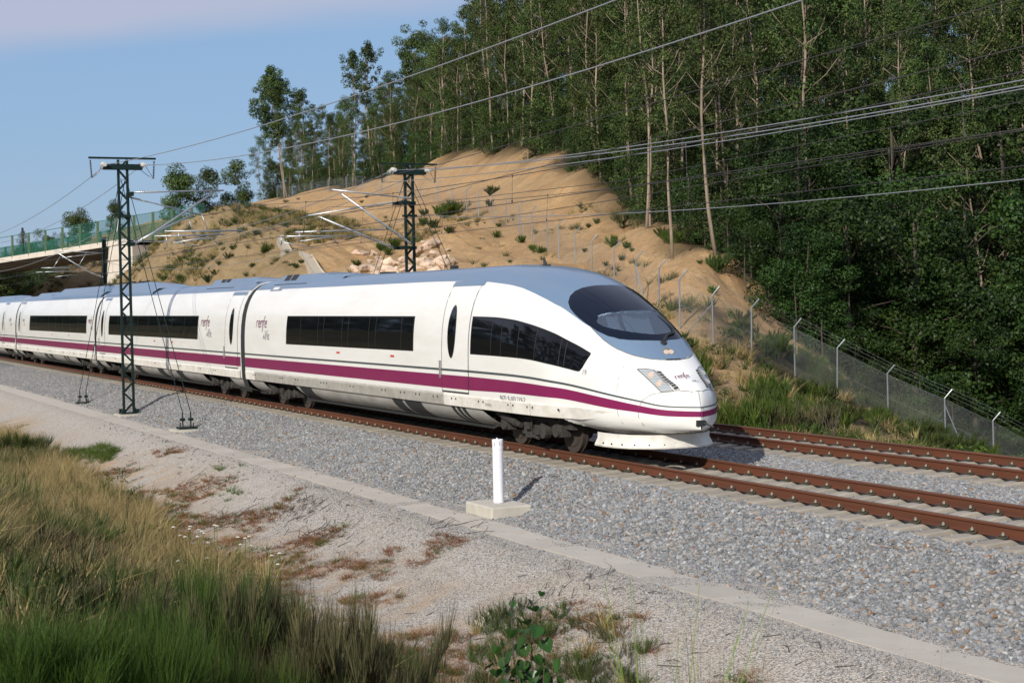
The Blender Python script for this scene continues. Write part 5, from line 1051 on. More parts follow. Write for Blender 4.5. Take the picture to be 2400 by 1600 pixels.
# ------------------------------------------------------------------ foliage meshes
def leaf_mesh(name, m_, C, size, tone, seed, asp=2.2, hang=0.3, NRM=None):
    """many small leaf faces at the points C (n,3); size (n,), tone (n,)"""
    r = np.random.default_rng(seed); n = len(C); d = r.normal(size=(n, 3)); d[:, 2] -= hang*2; d /= np.linalg.norm(d, axis=1)[:, None]
    e = r.normal(size=(n, 3)); e -= (e*d).sum(1)[:, None]*d; e /= np.linalg.norm(e, axis=1)[:, None]
    if NRM is not None:
        nn_ = NRM+r.normal(0, 0.42, (n, 3)); nn_ /= np.linalg.norm(nn_, axis=1)[:, None]; d -= (d*nn_).sum(1)[:, None]*nn_; d /= np.linalg.norm(d, axis=1)[:, None]; e = np.cross(nn_, d)
    L = size[:, None]; W = L/asp
    V = np.stack([C-d*L*0.5, C+e*W*0.5+d*L*0.05, C+d*L*0.5, C-e*W*0.5+d*L*0.05], 1).reshape(-1, 3)
    me = bpy.data.meshes.new(name); me.vertices.add(4*n); me.vertices.foreach_set('co', V.astype(np.float32).ravel())
    me.loops.add(4*n); me.loops.foreach_set('vertex_index', np.arange(4*n, dtype=np.int32)); me.polygons.add(n); me.polygons.foreach_set('loop_start', np.arange(0, 4*n, 4, dtype=np.int32)); me.polygons.foreach_set('loop_total', np.full(n, 4, np.int32))
    me.attributes.new('tone', 'FLOAT', 'FACE').data.foreach_set('value', tone.astype(np.float32)); me.materials.append(m_); me.update(calc_edges=True); me.validate(); return me
def clumps(centres, radii, per, r, squash=0.8):
    out = []; tn = []; nr = []
    for c, R in zip(centres, radii):
        k = int(per*R*R); u = r.normal(size=(k, 3)); u /= np.linalg.norm(u, axis=1)[:, None]; rad = R*r.uniform(0.25, 1.0, k)**0.45
        p_ = u*rad[:, None]; p_[:, 2] *= squash; out.append(p_+c); nr.append(u*0.75+np.array([0, 0, 0.45])); base = r.uniform(0.15, 0.75); tn.append(np.clip(base+r.normal(0, 0.22, k), 0, 1))
    return np.concatenate(out), np.concatenate(tn), np.concatenate(nr)
def euca(seed, H=20.0, crown0=0.42, spread=2.4, nl=18, dens=52, twin=False, bush=False, ls=1.0):
    r = np.random.default_rng(seed); mb = MB(); cs = []; rs = []
    for tw in range(2 if twin else 1):
        bx_, by_ = (0, 0) if tw == 0 else (0.7, 0.4); lean = r.normal(0, 0.035, 2); ph = r.uniform(0, 6.28); Ht = H*(1 if tw == 0 else 0.9)
        P = lambda t: np.array([bx_+lean[0]*Ht*t+0.30*math.sin(ph+t*5.2)+0.08*math.sin(t*17+ph), by_+lean[1]*Ht*t+0.30*math.cos(ph*1.3+t*4.3), Ht*t])
        R0 = 0.0058*Ht
        mb.tube([P(t)-np.array([0, 0, 0.6*(t == 0)]) for t in np.linspace(0, 0.97, 14)], [R0*(1-t)**0.8+0.015 for t in np.linspace(0, 0.97, 14)], 8)
        for k in range(nl):
            t = crown0+(0.97-crown0)*(k+r.uniform(0, 1))/nl; a = r.uniform(0, 6.28); L = spread*(0.45+0.9*(1-abs((t-crown0)/(1-crown0)-0.35)))*r.uniform(0.6, 1.15)*(0.55 if t > 0.88 else 1)
            p0 = P(t); dirn = np.array([math.cos(a), math.sin(a), r.uniform(0.5, 1.3)]); dirn /= np.linalg.norm(dirn); p1 = p0+dirn*L*0.55; p2 = p0+dirn*L+np.array([0, 0, 0.15*L])
            mb.tube([p0, p1, p2], [R0*0.32*(1-t)+0.02, 0.025, 0.012], 5)
            cs.append(p2); rs.append(r.uniform(0.5, 0.95)*spread/2.4)
            if r.random() < 0.75: cs.append(p1+r.normal(0, 0.35, 3)); rs.append(r.uniform(0.4, 0.8)*spread/2.4)
            if r.random() < 0.6: cs.append(p2+r.normal(0, 0.7, 3)); rs.append(r.uniform(0.35, 0.7)*spread/2.4)
        cs.append(P(1.0)); rs.append(0.75); cs.append(P(0.94)); rs.append(0.8)
        if bush:
            for k in range(16): t = r.uniform(0.02, crown0+0.1); a = r.uniform(0, 6.28); cs.append(P(t)+np.array([math.cos(a), math.sin(a), 0])*r.uniform(0.3, 1.3)); rs.append(r.uniform(0.5, 0.9))
    C, T, NR = clumps(cs, rs, dens*3.9/ls**1.2, r, 0.85); n = len(C)
    return mesh_of(mb, 'trunk', M['barkpale'], smooth=True), leaf_mesh('crown', M['euca'], C, r.uniform(0.17, 0.32, n)*ls, T, seed, 2.5, 0.5, NR)
def broad(seed, H=12.0, W=4.5, dens=120):
    r = np.random.default_rng(seed); mb = MB(); mb.tube([(0, 0, -0.8), (0.1, 0.05, H*0.3), (0.0, 0.15, H*0.6), (0.1, 0, H*0.85)], [0.26, 0.2, 0.12, 0.04], 9); cs = []; rs = []
    for k in range(52):
        z = r.uniform(0.02, 1.0); a = r.uniform(0, 6.28); prof = W*(1-(abs(z-0.42)/0.62)**2.4)**0.6 if abs(z-0.42) < 0.62 else 0.2; q = prof*r.uniform(0.55, 1.0)
        c = np.array([q*math.cos(a), q*math.sin(a), z*H*0.95]); cs.append(c); rs.append(r.uniform(0.65, 1.45))
        if k % 5 == 0: mb.tube([(0, 0.1, min(c[2]*0.75, H*0.75)), tuple(c*np.array([0.4, 0.4, 0.88])), tuple(c*np.array([0.85, 0.85, 0.95]))], [0.06, 0.03, 0.01], 5)
    C, T, NR = clumps(cs, rs, dens*1.5, r, 0.62); n = len(C); return mesh_of(mb, 'trunk', M['bark'], smooth=True), leaf_mesh('crown', M['broad'], C, r.uniform(0.14, 0.28, n), T, seed, 1.5, 0.15, NR)
def under(seed, H=4.5, W=2.2, m_='broad', dens=85, ls=1.0):
    r = np.random.default_rng(seed); mb = MB(); mb.tube([(0, 0, -0.4), (0.1, 0, H*0.5), (0, 0.1, H*0.85)], [0.08, 0.05, 0.02], 6); cs = []; rs = []
    for k in range(24): z = r.uniform(0.05, 0.95); a = r.uniform(0, 6.28); q = W*math.sqrt(max(0.05, 1-((z-0.4)/0.65)**2))*r.uniform(0.3, 0.9); cs.append(np.array([q*math.cos(a), q*math.sin(a), z*H])); rs.append(r.uniform(0.4, 0.85)*max(1, H/5.0))
    C, T, NR = clumps(cs, rs, dens*1.7, r, 0.8); n = len(C); return mesh_of(mb, 'trunk', M['bark']), leaf_mesh('crown', M[m_], C, r.uniform(0.11, 0.22, n)*ls, T, seed, 1.8, 0.2, NR)
def blades(name, m_, n, H, R, seed, lean=0.35, w_=0.012, curve=0.25, seg=3, base=0.35, tipw=0.15, bend=0.0, clumpy=0):
    """thin upright stems: each a tapering ribbon"""
    r = np.random.default_rng(seed); a = r.uniform(0, 6.28, n); q = R*base*np.sqrt(r.uniform(0, 1, n)); bxy = np.stack([q*np.cos(a), q*np.sin(a)], 1)
    if clumpy: ctr = r.normal(0, R*base, (clumpy, 2)); bxy = ctr[r.integers(0, clumpy, n)]+r.normal(0, R*base*0.22, (n, 2)); a = np.arctan2(bxy[:, 1], bxy[:, 0])+r.normal(0, 0.6, n)
    h = H*r.uniform(0.45, 1.0, n)*(1-0.3*np.hypot(*bxy.T)/R); ln = np.abs(r.normal(lean, lean*0.5, n)); da = a+r.normal(0, 0.7, n); dx = np.cos(da)*ln; dy = np.sin(da)*ln
    wa = r.uniform(0, 6.28, n); wx = np.cos(wa)*w_/2; wy = np.sin(wa)*w_/2; V = []
    for k in range(seg+1):
        t = k/seg; f = t+curve*t*t; W = 1-(1-tipw)*t; x = bxy[:, 0]+dx*h*f; y = bxy[:, 1]+dy*h*f; z = h*(t-curve*0.25*t*t*ln*2)
        V.append(np.stack([x-wx*W, y-wy*W, z], 1)); V.append(np.stack([x+wx*W, y+wy*W, z], 1))
    V = np.stack(V, 1); m2_ = 2*(seg+1); F = []; b = np.arange(n)*m2_
    Q = np.concatenate([np.stack([b+2*k, b+2*k+1, b+2*k+3, b+2*k+2], 1) for k in range(seg)]); nf = len(Q)
    me = bpy.data.meshes.new(name); me.vertices.add(n*m2_); me.vertices.foreach_set('co', V.reshape(-1).astype(np.float32)); me.loops.add(4*nf); me.loops.foreach_set('vertex_index', Q.ravel().astype(np.int32))
    me.polygons.add(nf); me.polygons.foreach_set('loop_start', np.arange(0, 4*nf, 4, dtype=np.int32)); me.polygons.foreach_set('loop_total', np.full(nf, 4, np.int32))
    tn = np.tile(np.clip(r.normal(0.45, 0.25, n), 0, 1), seg); me.attributes.new('tone', 'FLOAT', 'FACE').data.foreach_set('value', tn.astype(np.float32)); me.materials.append(m_); me.update(calc_edges=True); return me

# ------------------------------------------------------------------ the forest
EU = [euca(100+i, H=20, crown0=c0, spread=sp_, nl=nl, dens=d_, bush=b_) for i, (c0, sp_, nl, d_, b_) in enumerate([(0.32, 2.5, 22, 62, True), (0.22, 2.8, 26, 58, True), (0.36, 2.4, 22, 60, True), (0.20, 2.6, 26, 56, True), (0.38, 3.0, 22, 54, True), (0.28, 2.2, 22, 62, True), (0.40, 2.4, 20, 62, True), (0.15, 2.4, 28, 56, True)])]
BRD = [broad(200+i, H=h, W=w_) for i, (h, w_) in enumerate([(12, 4.3), (10.5, 4.8), (13, 4.0), (9.5, 4.2), (11.5, 5.0)])]
UND = [under(300+i, H=h, W=w_, m_=m__, dens=120) for i, (h, w_, m__) in enumerate([(4.5, 2.2, 'broad'), (6, 2.0, 'euca'), (3.5, 2.4, 'broad'), (5, 2.6, 'euca')])]
def tree(name, kind, x, y, s, rz, label, cat, group=None, sz=None, lean=(0, 0), z=None):
    t = empty(name, (x, y, gz(x, y) if z is None else z), label, cat, group); t.rotation_euler = (lean[0], lean[1], rz); t.scale = (s, s, sz or s)
    child(kind[0], 'trunk', t); child(kind[1], 'crown', t); return t
H1 = euca(401, H=21, crown0=0.42, spread=3.1, nl=30, dens=64, twin=True, ls=1.45); H2 = euca(402, H=22, crown0=0.55, spread=2.3, nl=22, dens=66, ls=1.45); H3 = euca(403, H=20, crown0=0.5, spread=3.0, nl=26, dens=64, ls=1.45); HB = euca(411, H=19, crown0=0.36, spread=2.0, nl=22, dens=60, ls=1.0)
tree('eucalyptus_tree', H1, -233.1, 73.2, 1.12, 0.5, 'leftmost tall eucalyptus with a wide open crown and twin pale trunks above the cutting', 'tree', lean=(0, -0.06))
tree('eucalyptus_tree', H2, -226.5, 75.5, 0.86, 1.9, 'slim eucalyptus with a single dark tuft just right of the leftmost tall tree', 'tree', lean=(0.03, -0.05))
tree('eucalyptus_tree', H2, -195.5, 73.8, 1.00, 3.9, 'very tall slim eucalyptus with two narrow dark crowns standing out against the sky', 'tree')
tree('eucalyptus_tree', H2, -192.5, 75.8, 1.0, 0.3, 'second slim stem close beside the very tall eucalyptus on the skyline', 'tree')
tree('eucalyptus_tree', H3, -163.1, 72.4, 0.98, 2.4, 'dense crowned tall eucalyptus on the skyline left of the far mast', 'tree')
tree('eucalyptus_tree', EU[2], -104.5, 60.0, 1.02, 1.0, 'tall eucalyptus with a straight pale trunk directly behind the top of the sandy cutting', 'tree')
tree('eucalyptus_tree', EU[6], -99.0, 58.5, 0.98, 4.0, 'eucalyptus with a leaning pale trunk at the top edge of the sandy cutting', 'tree', lean=(0, -0.09))
tree('eucalyptus_tree', HB, -26.0, 31.4, 0.80, 2.2, 'thin eucalyptus with reddish trunk at the forest edge above the cutting', 'tree')
tree('eucalyptus_tree', HB, -12.4, 25.2, 0.74, 0.2, 'tall thin eucalyptus whose bare trunk stands alone on the sand, in front of the forest', 'tree')
tree('eucalyptus_tree', HB, -9.6, 26.0, 0.80, 5.1, 'eucalyptus with a pale leaning trunk where the sand meets the broadleaf trees', 'tree', lean=(0.03, 0.05))
tree('eucalyptus_tree', EU[0], -18.6, 31.5, 0.62, 3.1, 'short pale trunked eucalyptus half hidden behind the lone bare trunk', 'tree')
def cam_px(x, y, z=5.0):
    d = Vector((x, y, z))-CAM; dd = d.dot(fwd); return 1200+3844.66*d.dot(rgt)/dd, dd
placed = []; r = np.random.default_rng(11); cnt = 0
def far_enough(x, y, dmin): return all((x-a)**2+(y-b)**2 > dmin*dmin for a, b in placed)
zones = [(-245, -150, 'eucalyptus in the narrow far end of the forest against the sky'), (-150, -95, 'eucalyptus in the forest behind the highest part of the sandy cutting'), (-95, -55, 'eucalyptus in the forest above the middle of the cutting'), (-55, -28, 'eucalyptus in the dense forest in the upper middle of the photo'), (-28, 40, 'eucalyptus rising behind the dark broadleaf trees at upper right')]
for it in range(9000):
    x = r.uniform(-262, 20); 
    e = float(edgeY(x)) if x < -12 else 33+(x+12)*0.8
    off = r.exponential(13.0)+0.8; y = e+off
    if off > 58 or y > 150: continue
    u, d = cam_px(x, y)
    if u < 610 or u > 2560 or d < 84: continue
    if x > -28 and y < 44 and u > 1780 and d < 96: continue
    if 1380 < u < 1740 and d < 100 and r.random() < 0.6: continue
    dm = 2.6 if d < 140 else 3.3
    if off < 6: dm *= 0.75
    if u < 900 and off > 14: continue
    if u < 760 and r.random() < 0.35: continue
    if not far_enough(x, y, dm): continue
    placed.append((x, y)); cnt += 1; kk = int(r.integers(0, 8)); s = r.uniform(0.72, 1.05)*(0.86 if u < 1150 else 1.0)
    if d < 120: s *= 0.85
    if u < 1010: s *= r.uniform(0.68, 1.0)
    zn = [z_ for z_ in zones if z_[0] <= x < z_[1]] or [zones[0]]
    tree('eucalyptus_tree', EU[kk], x, y, s, r.uniform(0, 6.28), zn[0][2], 'tree', zn[0][2].replace('eucalyptus', 'eucalyptus trees'), lean=(r.normal(0, .03), r.normal(0, .04)))
    if cnt >= 262: break
k2 = 0
for it in range(4000):
    x = r.uniform(-75, 12); y = r.uniform(40, 125); u, d = cam_px(x, y)
    if not (1650 < u < 2560 and 97 < d < 165) or not far_enough(x, y, 3.0): continue
    placed.append((x, y)); k2 += 1; lb = zones[4][2] if u > 2000 else 'eucalyptus behind the left part of the broadleaf trees'
    tree('eucalyptus_tree', EU[int(r.integers(0, 8))], x, y, r.uniform(0.8, 1.08), r.uniform(0, 6.28), lb, 'tree', lb.replace('eucalyptus', 'eucalyptus trees', 1), lean=(r.normal(0, .04), r.normal(0, .05)))
    if k2 >= 58: break
# trees on the near bank opposite, outside the picture: the carriage windows mirror them
for k in range(58):
    x = -330+k*5.9+r.uniform(-1.5, 1.5); y = -43+r.uniform(-4, 2); lb = 'tree on the opposite bank, mirrored in the carriage windows'
    tree('bank_tree', BRD[k % 5], x, y, r.uniform(0.8, 1.1), r.uniform(0, 6.28), lb, 'tree', 'trees on the opposite bank')
# undergrowth along the forest edge
UL = []
for it in range(5000):
    x = r.uniform(-250, -7) if it % 3 else r.uniform(-110, -9); y = float(edgeY(x))+abs(r.normal(0, 5.5))+1.6; u, d = cam_px(x, y)
    if u < 620 or d < 72 or not all((x-a)**2+(y-b)**2 > (1.5 if d < 130 else 2.4)**2 for a, b in UL): continue
    UL.append((x, y)); k = int(r.integers(0, 4)); s = r.uniform(0.55, 1.25)*(0.75 if d < 110 else 1.0)
    if len(UL) > 230: break
    ttl = 'leafy young tree in the undergrowth along the far forest edge' if x < -95 else ('leafy young tree in the undergrowth above the cutting' if x < -35 else 'dark leafy young tree at the near forest edge')
    tree('young_tree', UND[k], x, y, s, r.uniform(0, 6.28), ttl, 'young tree', ttl.replace('tree', 'trees', 1))
# broadleaf trees at the right
BL = [(-9.5, 29.5, .62), (-8.3, 32.5, .86), (-7.5, 36.0, .95), (-5.5, 38.6, .90), (-4.2, 42.3, .95), (-2.0, 46.5, 1.0), (0.5, 50.5, 1.0), (-13.5, 33.5, .85), (-14, 38.5, 1.0), (-11, 42, 1.05), (-9, 47, 1.1), (-6, 52, 1.1), (-3, 57, 1.1), (-20, 38.5, .95), (-19.5, 44, 1.1), (-16, 49, 1.15), (-13, 55, 1.2), (-9, 61, 1.2), (-27, 46, 0.95), (-25, 53, 1.1), (-20, 60, 1.1), (-3.5, 36.2, .62), (-1.2, 39.6, .66), (1.0, 43.2, .70), (3.5, 37.5, .42), (-6.8, 29.2, .50), (-16.5, 31.0, .55)]
ordn = ['leftmost', 'second from the left', 'third from the left', 'fourth from the left', 'fifth from the left', 'sixth from the left', 'seventh from the left', 'eighth from the left', 'ninth from the left', 'tenth from the left', 'eleventh from the left', 'twelfth from the left', 'thirteenth from the left', 'fourteenth from the left', 'fifteenth from the left']
rows_ = {'front': [], 'middle': [], 'back': []}
for i, (x, y, s) in enumerate(BL):
    u, d = cam_px(x, y); rows_['front' if d < 80 else ('middle' if d < 95 else 'back')].append((u, i))
for rw, lst in rows_.items():
    for o_, (u, i) in enumerate(sorted(lst)):
        x, y, s = BL[i]; sz_ = 'small' if s < 0.7 else ('tall' if s > 1.05 else 'full crowned')
        tree('broadleaf_tree', BRD[i % 5], x, y, s, r.uniform(0, 6.28), '%s dark broadleaf tree, %s in the %s row at the right' % (sz_, ordn[o_], rw), 'tree', 'broadleaf trees in the %s row' % rw)
for k, (x, y, s) in enumerate([(-7.6, 26.2, .62), (-6.6, 26.8, .7), (-5.8, 27.8, .72), (-5.4, 29.0, .75), (-4.9, 30.4, .7), (-4.4, 31.8, .75), (-4.0, 33.4, .7), (-3.6, 35.0, .75), (-3.0, 37.0, .7), (-2.2, 39.0, .75), (-1.4, 41.0, .7), (-8.6, 27.2, .8), (-10.2, 27.0, .6), (-12.6, 28.4, .7), (-6.6, 28.6, .9), (-5.8, 31.2, .9)]):
    tree('young_tree', UND[(k % 2)*2], x, y, s, k*1.3, 'leafy bush overhanging the sandy slope at the left end of the broadleaf trees' if k in (0, 1, 2, 11, 12, 13) else 'leafy bush at the foot of the broadleaf trees behind the fence', 'bush', 'bushes at the left end of the broadleaf trees' if k in (0, 1, 2, 11, 12, 13) else 'bushes at the foot of the broadleaf trees')
# small trees far left
LT = [(-171.3, 39.5, 1.25, 2, 'rounded tree behind the far cantilever arm, leftmost of the three on the spur skyline'), (-174.6, 44.3, 1.05, 1, 'middle tree of the three on the spur skyline'), (-177.7, 49.5, 1.15, 3, 'right hand tree of the three on the spur skyline'), (-228, 35.5, 1.1, 0, 'round bushy tree behind the green bridge screens at the left'), (-226, 41.5, .75, 2, 'smaller tree behind the bridge screens close to the near mast')]
big = [under(500+i, H=8.5, W=2.4, m_='euca', dens=130, ls=1.55) for i in range(4)]
for x, y, s, k, lb in LT: tree('small_tree', big[k], x, y, s*0.88, k*1.7, lb, 'tree')
for k, (x, y, s) in enumerate([(-240, 84, .8), (-248, 76, .9), (-252, 80, .8)]): tree('small_tree', big[k], x, y, s, k, 'low dense tree under the leftmost tall eucalyptus', 'tree', 'low trees under the leftmost eucalyptus')
# wooded slope seen under the bridge
wl = 'green bush on the wooded slope seen under the bridge'
for k in range(110):
    x = r.uniform(-260, -146); y = 11.5+r.uniform(0, 1)*(3+(-146-x)*0.22); tree('slope_bush', UND[k % 4], x, y, r.uniform(0.5, 1.0), r.uniform(0, 6), wl, 'bush', 'bushes on the slope under the bridge')

# ------------------------------------------------------------------ shrubs on the cutting
def broomy(name, m_, stems, n, H, R, seed, L=0.35, w_=0.012, spread=0.55, seg=2, tipdark=0.0):
    """broom like bush: leaning stems, each carrying many fine upright twigs"""
    r = np.random.default_rng(seed); a = r.uniform(0, 6.28, stems); ln = spread*np.sqrt(r.uniform(0.02, 1, stems)); hh = H*r.uniform(0.6, 1.0, stems)*(1-0.25*(ln/spread)**2)
    sx_ = np.cos(a)*ln; sy_ = np.sin(a)*ln; b0 = r.normal(0, R*0.18, (stems, 2)); k = r.integers(0, stems, n); t = r.uniform(0.0, 1.0, n)**0.75
    up = (hh[k]-L*0.8); P0 = np.stack([b0[k, 0]+sx_[k]*R/spread*t*1.0, b0[k, 1]+sy_[k]*R/spread*t*1.0, up*t*(1-0.12*t)], 1)
    D = np.stack([sx_[k]*0.6, sy_[k]*0.6, np.ones(n)], 1)+r.normal(0, 0.28, (n, 3)); D /= np.linalg.norm(D, axis=1)[:, None]; l_ = L*r.uniform(0.5, 1.2, n)
    wa = r.uniform(0, 6.28, n); Wv = np.stack([np.cos(wa), np.sin(wa), 0*wa], 1)*w_/2; V = []
    for q in range(seg+1):
        f = q/seg; c = P0+D*(l_*f)[:, None]+np.array([0, 0, 1])*(l_*0.12*f*f)[:, None]; V += [c-Wv*(1-0.8*f), c+Wv*(1-0.8*f)]
    V = np.stack(V, 1); m2_ = 2*(seg+1); b = np.arange(n)*m2_; Q = np.concatenate([np.stack([b+2*q, b+2*q+1, b+2*q+3, b+2*q+2], 1) for q in range(seg)]); nf = len(Q)
    me = bpy.data.meshes.new(name); me.vertices.add(n*m2_); me.vertices.foreach_set('co', V.reshape(-1).astype(np.float32)); me.loops.add(4*nf); me.loops.foreach_set('vertex_index', Q.ravel().astype(np.int32))
    me.polygons.add(nf); me.polygons.foreach_set('loop_start', np.arange(0, 4*nf, 4, dtype=np.int32)); me.polygons.foreach_set('loop_total', np.full(nf, 4, np.int32))
    st_t = r.uniform(0.1, 0.8, stems); tn = np.tile(np.clip(st_t[k]+r.normal(0, 0.2, n), 0, 1), seg); me.attributes.new('tone', 'FLOAT', 'FACE').data.foreach_set('value', tn.astype(np.float32)); me.materials.append(m_); me.update(calc_edges=True); return me
BR_ = [broomy('broom_shrub', M['broom'], 30, 1500, 1.0, 0.62, 600+i, 0.26, 0.022) for i in range(3)]; BD_ = [broomy('dark_shrub', M['broomdark'], 28, 1500, 1.0, 0.75, 610+i, 0.20, 0.028, 0.8) for i in range(3)]; TW_ = [broomy('twiggy_shrub', M['twig'], 22, 700, 1.0, 0.65, 620, 0.3, 0.03, 0.7)]
def shrub(me_, x, y, s, label, group=None, name='broom_shrub', sz=None, z=None):
    o = bpy.data.objects.new(name, me_); COL.objects.link(o); o.location = (x, y, (gz(x, y) if z is None else z)-0.10*(sz or s)); o.rotation_euler = (0, 0, r.uniform(0, 6.28)); o.scale = (s, s, sz or s); return tag(o, label, 'shrub', group)
SHR = [(-75.6, 21.4, 0.78, 'b'), (-77.1, 24.6, 0.40, 'b'), (-64.2, 20.2, 0.88, 'b'), (-64.4, 19.9, 0.59, 'b'), (-66.7, 17.8, 0.66, 'd'), (-67.0, 17.1, 0.46, 'd'), (-75.5, 19.6, 0.70, 'd'), (-67.5, 18.3, 0.53, 'd'), (-66.6, 16.1, 0.78, 'd'), (-66.6, 16.7, 0.65, 'd'), (-61.6, 16.6, 0.50, 'b'), (-74.5, 17.5, 0.69, 'd'), (-64.5, 15.8, 0.58, 'd'), (-78.7, 18.0, 0.57, 'd'), (-82.8, 18.1, 0.81, 'd'), (-74.1, 15.8, 0.62, 'd'), (-83.7, 16.7, 0.59, 'd'), (-89.2, 18.6, 0.54, 'd'), (-48.8, 17.5, 0.40, 'd'), (-62.0, 18.3, 0.51, 'd'), (-67.1, 20.0, 0.53, 'd'), (-50.8, 17.4, 0.41, 'd'), (-49.9, 17.6, 0.40, 'd'), (-45.6, 17.3, 1.00, 'B'), (-39.8, 16.1, 0.68, 'B'), (-49.6, 18.2, 0.40, 'd'), (-52.3, 25.0, 0.79, 'b'), (-52.9, 26.1, 0.82, 'b'), (-51.4, 25.1, 0.66, 'b'), (-148.7, 59.0, 0.57, 'd'), (-88.1, 42.6, 0.89, 'd'), (-66.1, 34.5, 0.93, 'd'), (-76.8, 40.8, 1.81, 'D'), (-76.6, 40.1, 1.43, 'D'), (-45.0, 27.1, 0.69, 'd'), (-67.6, 34.2, 0.84, 'd'), (-81.0, 41.3, 1.16, 'd'), (-45.0, 25.3, 0.37, 'b'), (-37.9, 17.9, 0.52, 'b'), (-37.3, 18.7, 0.42, 'b'), (-34.5, 18.7, 0.36, 'd'), (-80.1, 46.2, 1.25, 'd'), (-70.6, 41.6, 0.73, 'g'), (-44.8, 30.5, 0.64, 'b'), (-41.9, 29.7, 0.45, 'b'), (-39.8, 30.0, 0.67, 'b'), (-41.0, 27.4, 0.39, 'd'), (-14.8, 18.3, 0.50, 'b'), (-16.0, 18.1, 0.19, 'b'), (-43.8, 29.0, 0.40, 'd'), (-56.1, 35.8, 0.39, 'b'), (-32.7, 27.9, 0.62, 'b'), (-33.6, 27.8, 0.52, 'b'), (-21.6, 26.9, 0.88, 'b'), (-18.9, 26.2, 0.45, 'b'), (-18.1, 26.1, 0.27, 'b'), (-35.5, 35.1, 1.37, 't'), (-17.2, 28.0, 0.85, 'B'), (-18.1, 28.0, 0.68, 'd'), (-25.8, 27.3, 0.29, 'g'), (-18.0, 24.5, 0.31, 'g'), (-5.4, 23.1, 0.46, 'b'), (-7.6, 23.8, 0.27, 'b'), (-7.5, 24.6, 0.98, 'd'), (-8.0, 25.2, 0.79, 'd'), (-1.4, 22.1, 0.72, 'g'), (-1.3, 21.7, 0.47, 'g'), (-64.2, 46.2, 0.85, 'd'), (-39.7, 34.9, 0.34, 'd'), (-39.3, 35.3, 0.45, 'd'), (-1.8, 24.1, 1.10, 'B'), (-1.9, 25.0, 1.10, 'd'), (-1.9, 25.6, 1.22, 'B'), (-2.8, 27.1, 1.13, 'd'), (-3.0, 28.0, 0.99, 'B'), (-0.5, 26.8, 1.02, 'd'), (1.0, 26.4, 0.89, 'd'), (-1.8, 23.6, 0.73, 'g'), (-198.5, 63.1, 0.83, 'd'), (-199.0, 65.5, 0.69, 'd'), (-148.5, 58.2, 0.57, 'd')]
ones = {(-45.4, 17.2): 'bright green rounded broom at the foot of the slope just above the train roof pods', (-37.7, 15.4): 'green broom right of the rounded one above the train roof'}
def zone_lab(x, y, k):
    if k == 'D': return 'large green broom on the mound behind the far mast'
    if k == 't': return 'brown twiggy shrub at the forest edge over the bare sand'
    if k == 'g': return 'grey green shrub low on the sandy slope near the fence'
    if x < -55 and y < 26: return '%s green shrub on the grassy spur left of the drain' % ('bright' if k in 'bB' else 'dull')
    if x < -45 and y > 40: return 'small shrub high on the sandy face'
    if x > -4: return 'green broom behind the fence near its bend'
    if x > -20: return 'green shrub on bare sand above the windscreen'
    return '%s green shrub around the mound and boulders behind the far mast' % ('bright' if k in 'bB' else 'dull')
cnt_ = {}
for x, y, h, k in SHR: l0 = zone_lab(x, y, k); cnt_[l0] = cnt_.get(l0, 0)+1
for i, (x, y, h, k) in enumerate(SHR):
    l0 = zone_lab(x, y, k); lb = l0
    for (a, b), v in ones.items():
        if abs(x-a) < 1.0 and abs(y-b) < 1.0: lb = v
    me_ = {'b': BR_, 'B': BR_, 'd': BD_, 'D': BR_, 'g': BD_, 't': TW_}[k]; wd = h*(1.25 if k in 'BDt' else 0.95)
    shrub(me_[i % len(me_)], x, y, wd, lb, (l0+'s') if (cnt_[l0] > 1 and lb == l0) else None, sz=h*1.1)
# green broom thicket between the far track and the fence
tk = 0
for k in range(86):
    x = r.uniform(-2, 29); y = r.uniform(9.4, 9.4+1.5+max(0, (15-abs(x-9))*0.5)); s = r.uniform(0.7, 1.75)*(1.1 if x < 13 else 0.6)
    lb = 'green broom in the thicket right behind the train nose' if x < 10 else 'lower broom and scrub beside the far track'
    shrub((BR_ if k % 3 else (BD_ if k % 2 else TW_*3))[(k//2) % 3], x, y, s, lb, 'broom thicket behind the nose' if x < 10 else 'low broom beside the far track')
for k in range(46):
    x = r.uniform(2, 12); y = r.uniform(13, 33)
    lb = 'scrubby shrub on the low ground in front of the fence'
    shrub((BD_ if k % 3 else BR_)[k % 3], x, y, r.uniform(0.6, 1.45), lb, 'shrubs on the low ground before the fence')
for k in range(26):
    y = r.uniform(22, 40); x = r.uniform(-5, 1.5)+(y-20)*0.05; shrub(BD_[k % 3], x, y, r.uniform(0.8, 1.5), 'shrub behind the fence under the broadleaf trees', 'shrubs behind the fence')
mb = MB()
for k in range(9): a = k*0.7; mb.tube([(0, 0, 0), (0.15*math.cos(a), 0.15*math.sin(a), 0.9+0.1*(k % 3)), (0.4*math.cos(a+.3), 0.4*math.sin(a+.3), 1.7+0.25*math.sin(k*2))], [0.013, 0.009, 0.003], 5)
bt_ = mb.build('bare_sapling', M['bark']); bt_.location = (21.5, 9.9, gz(21.5, 9.9)); tag(bt_, 'bare pale twiggy sapling close behind the train nose', 'sapling')
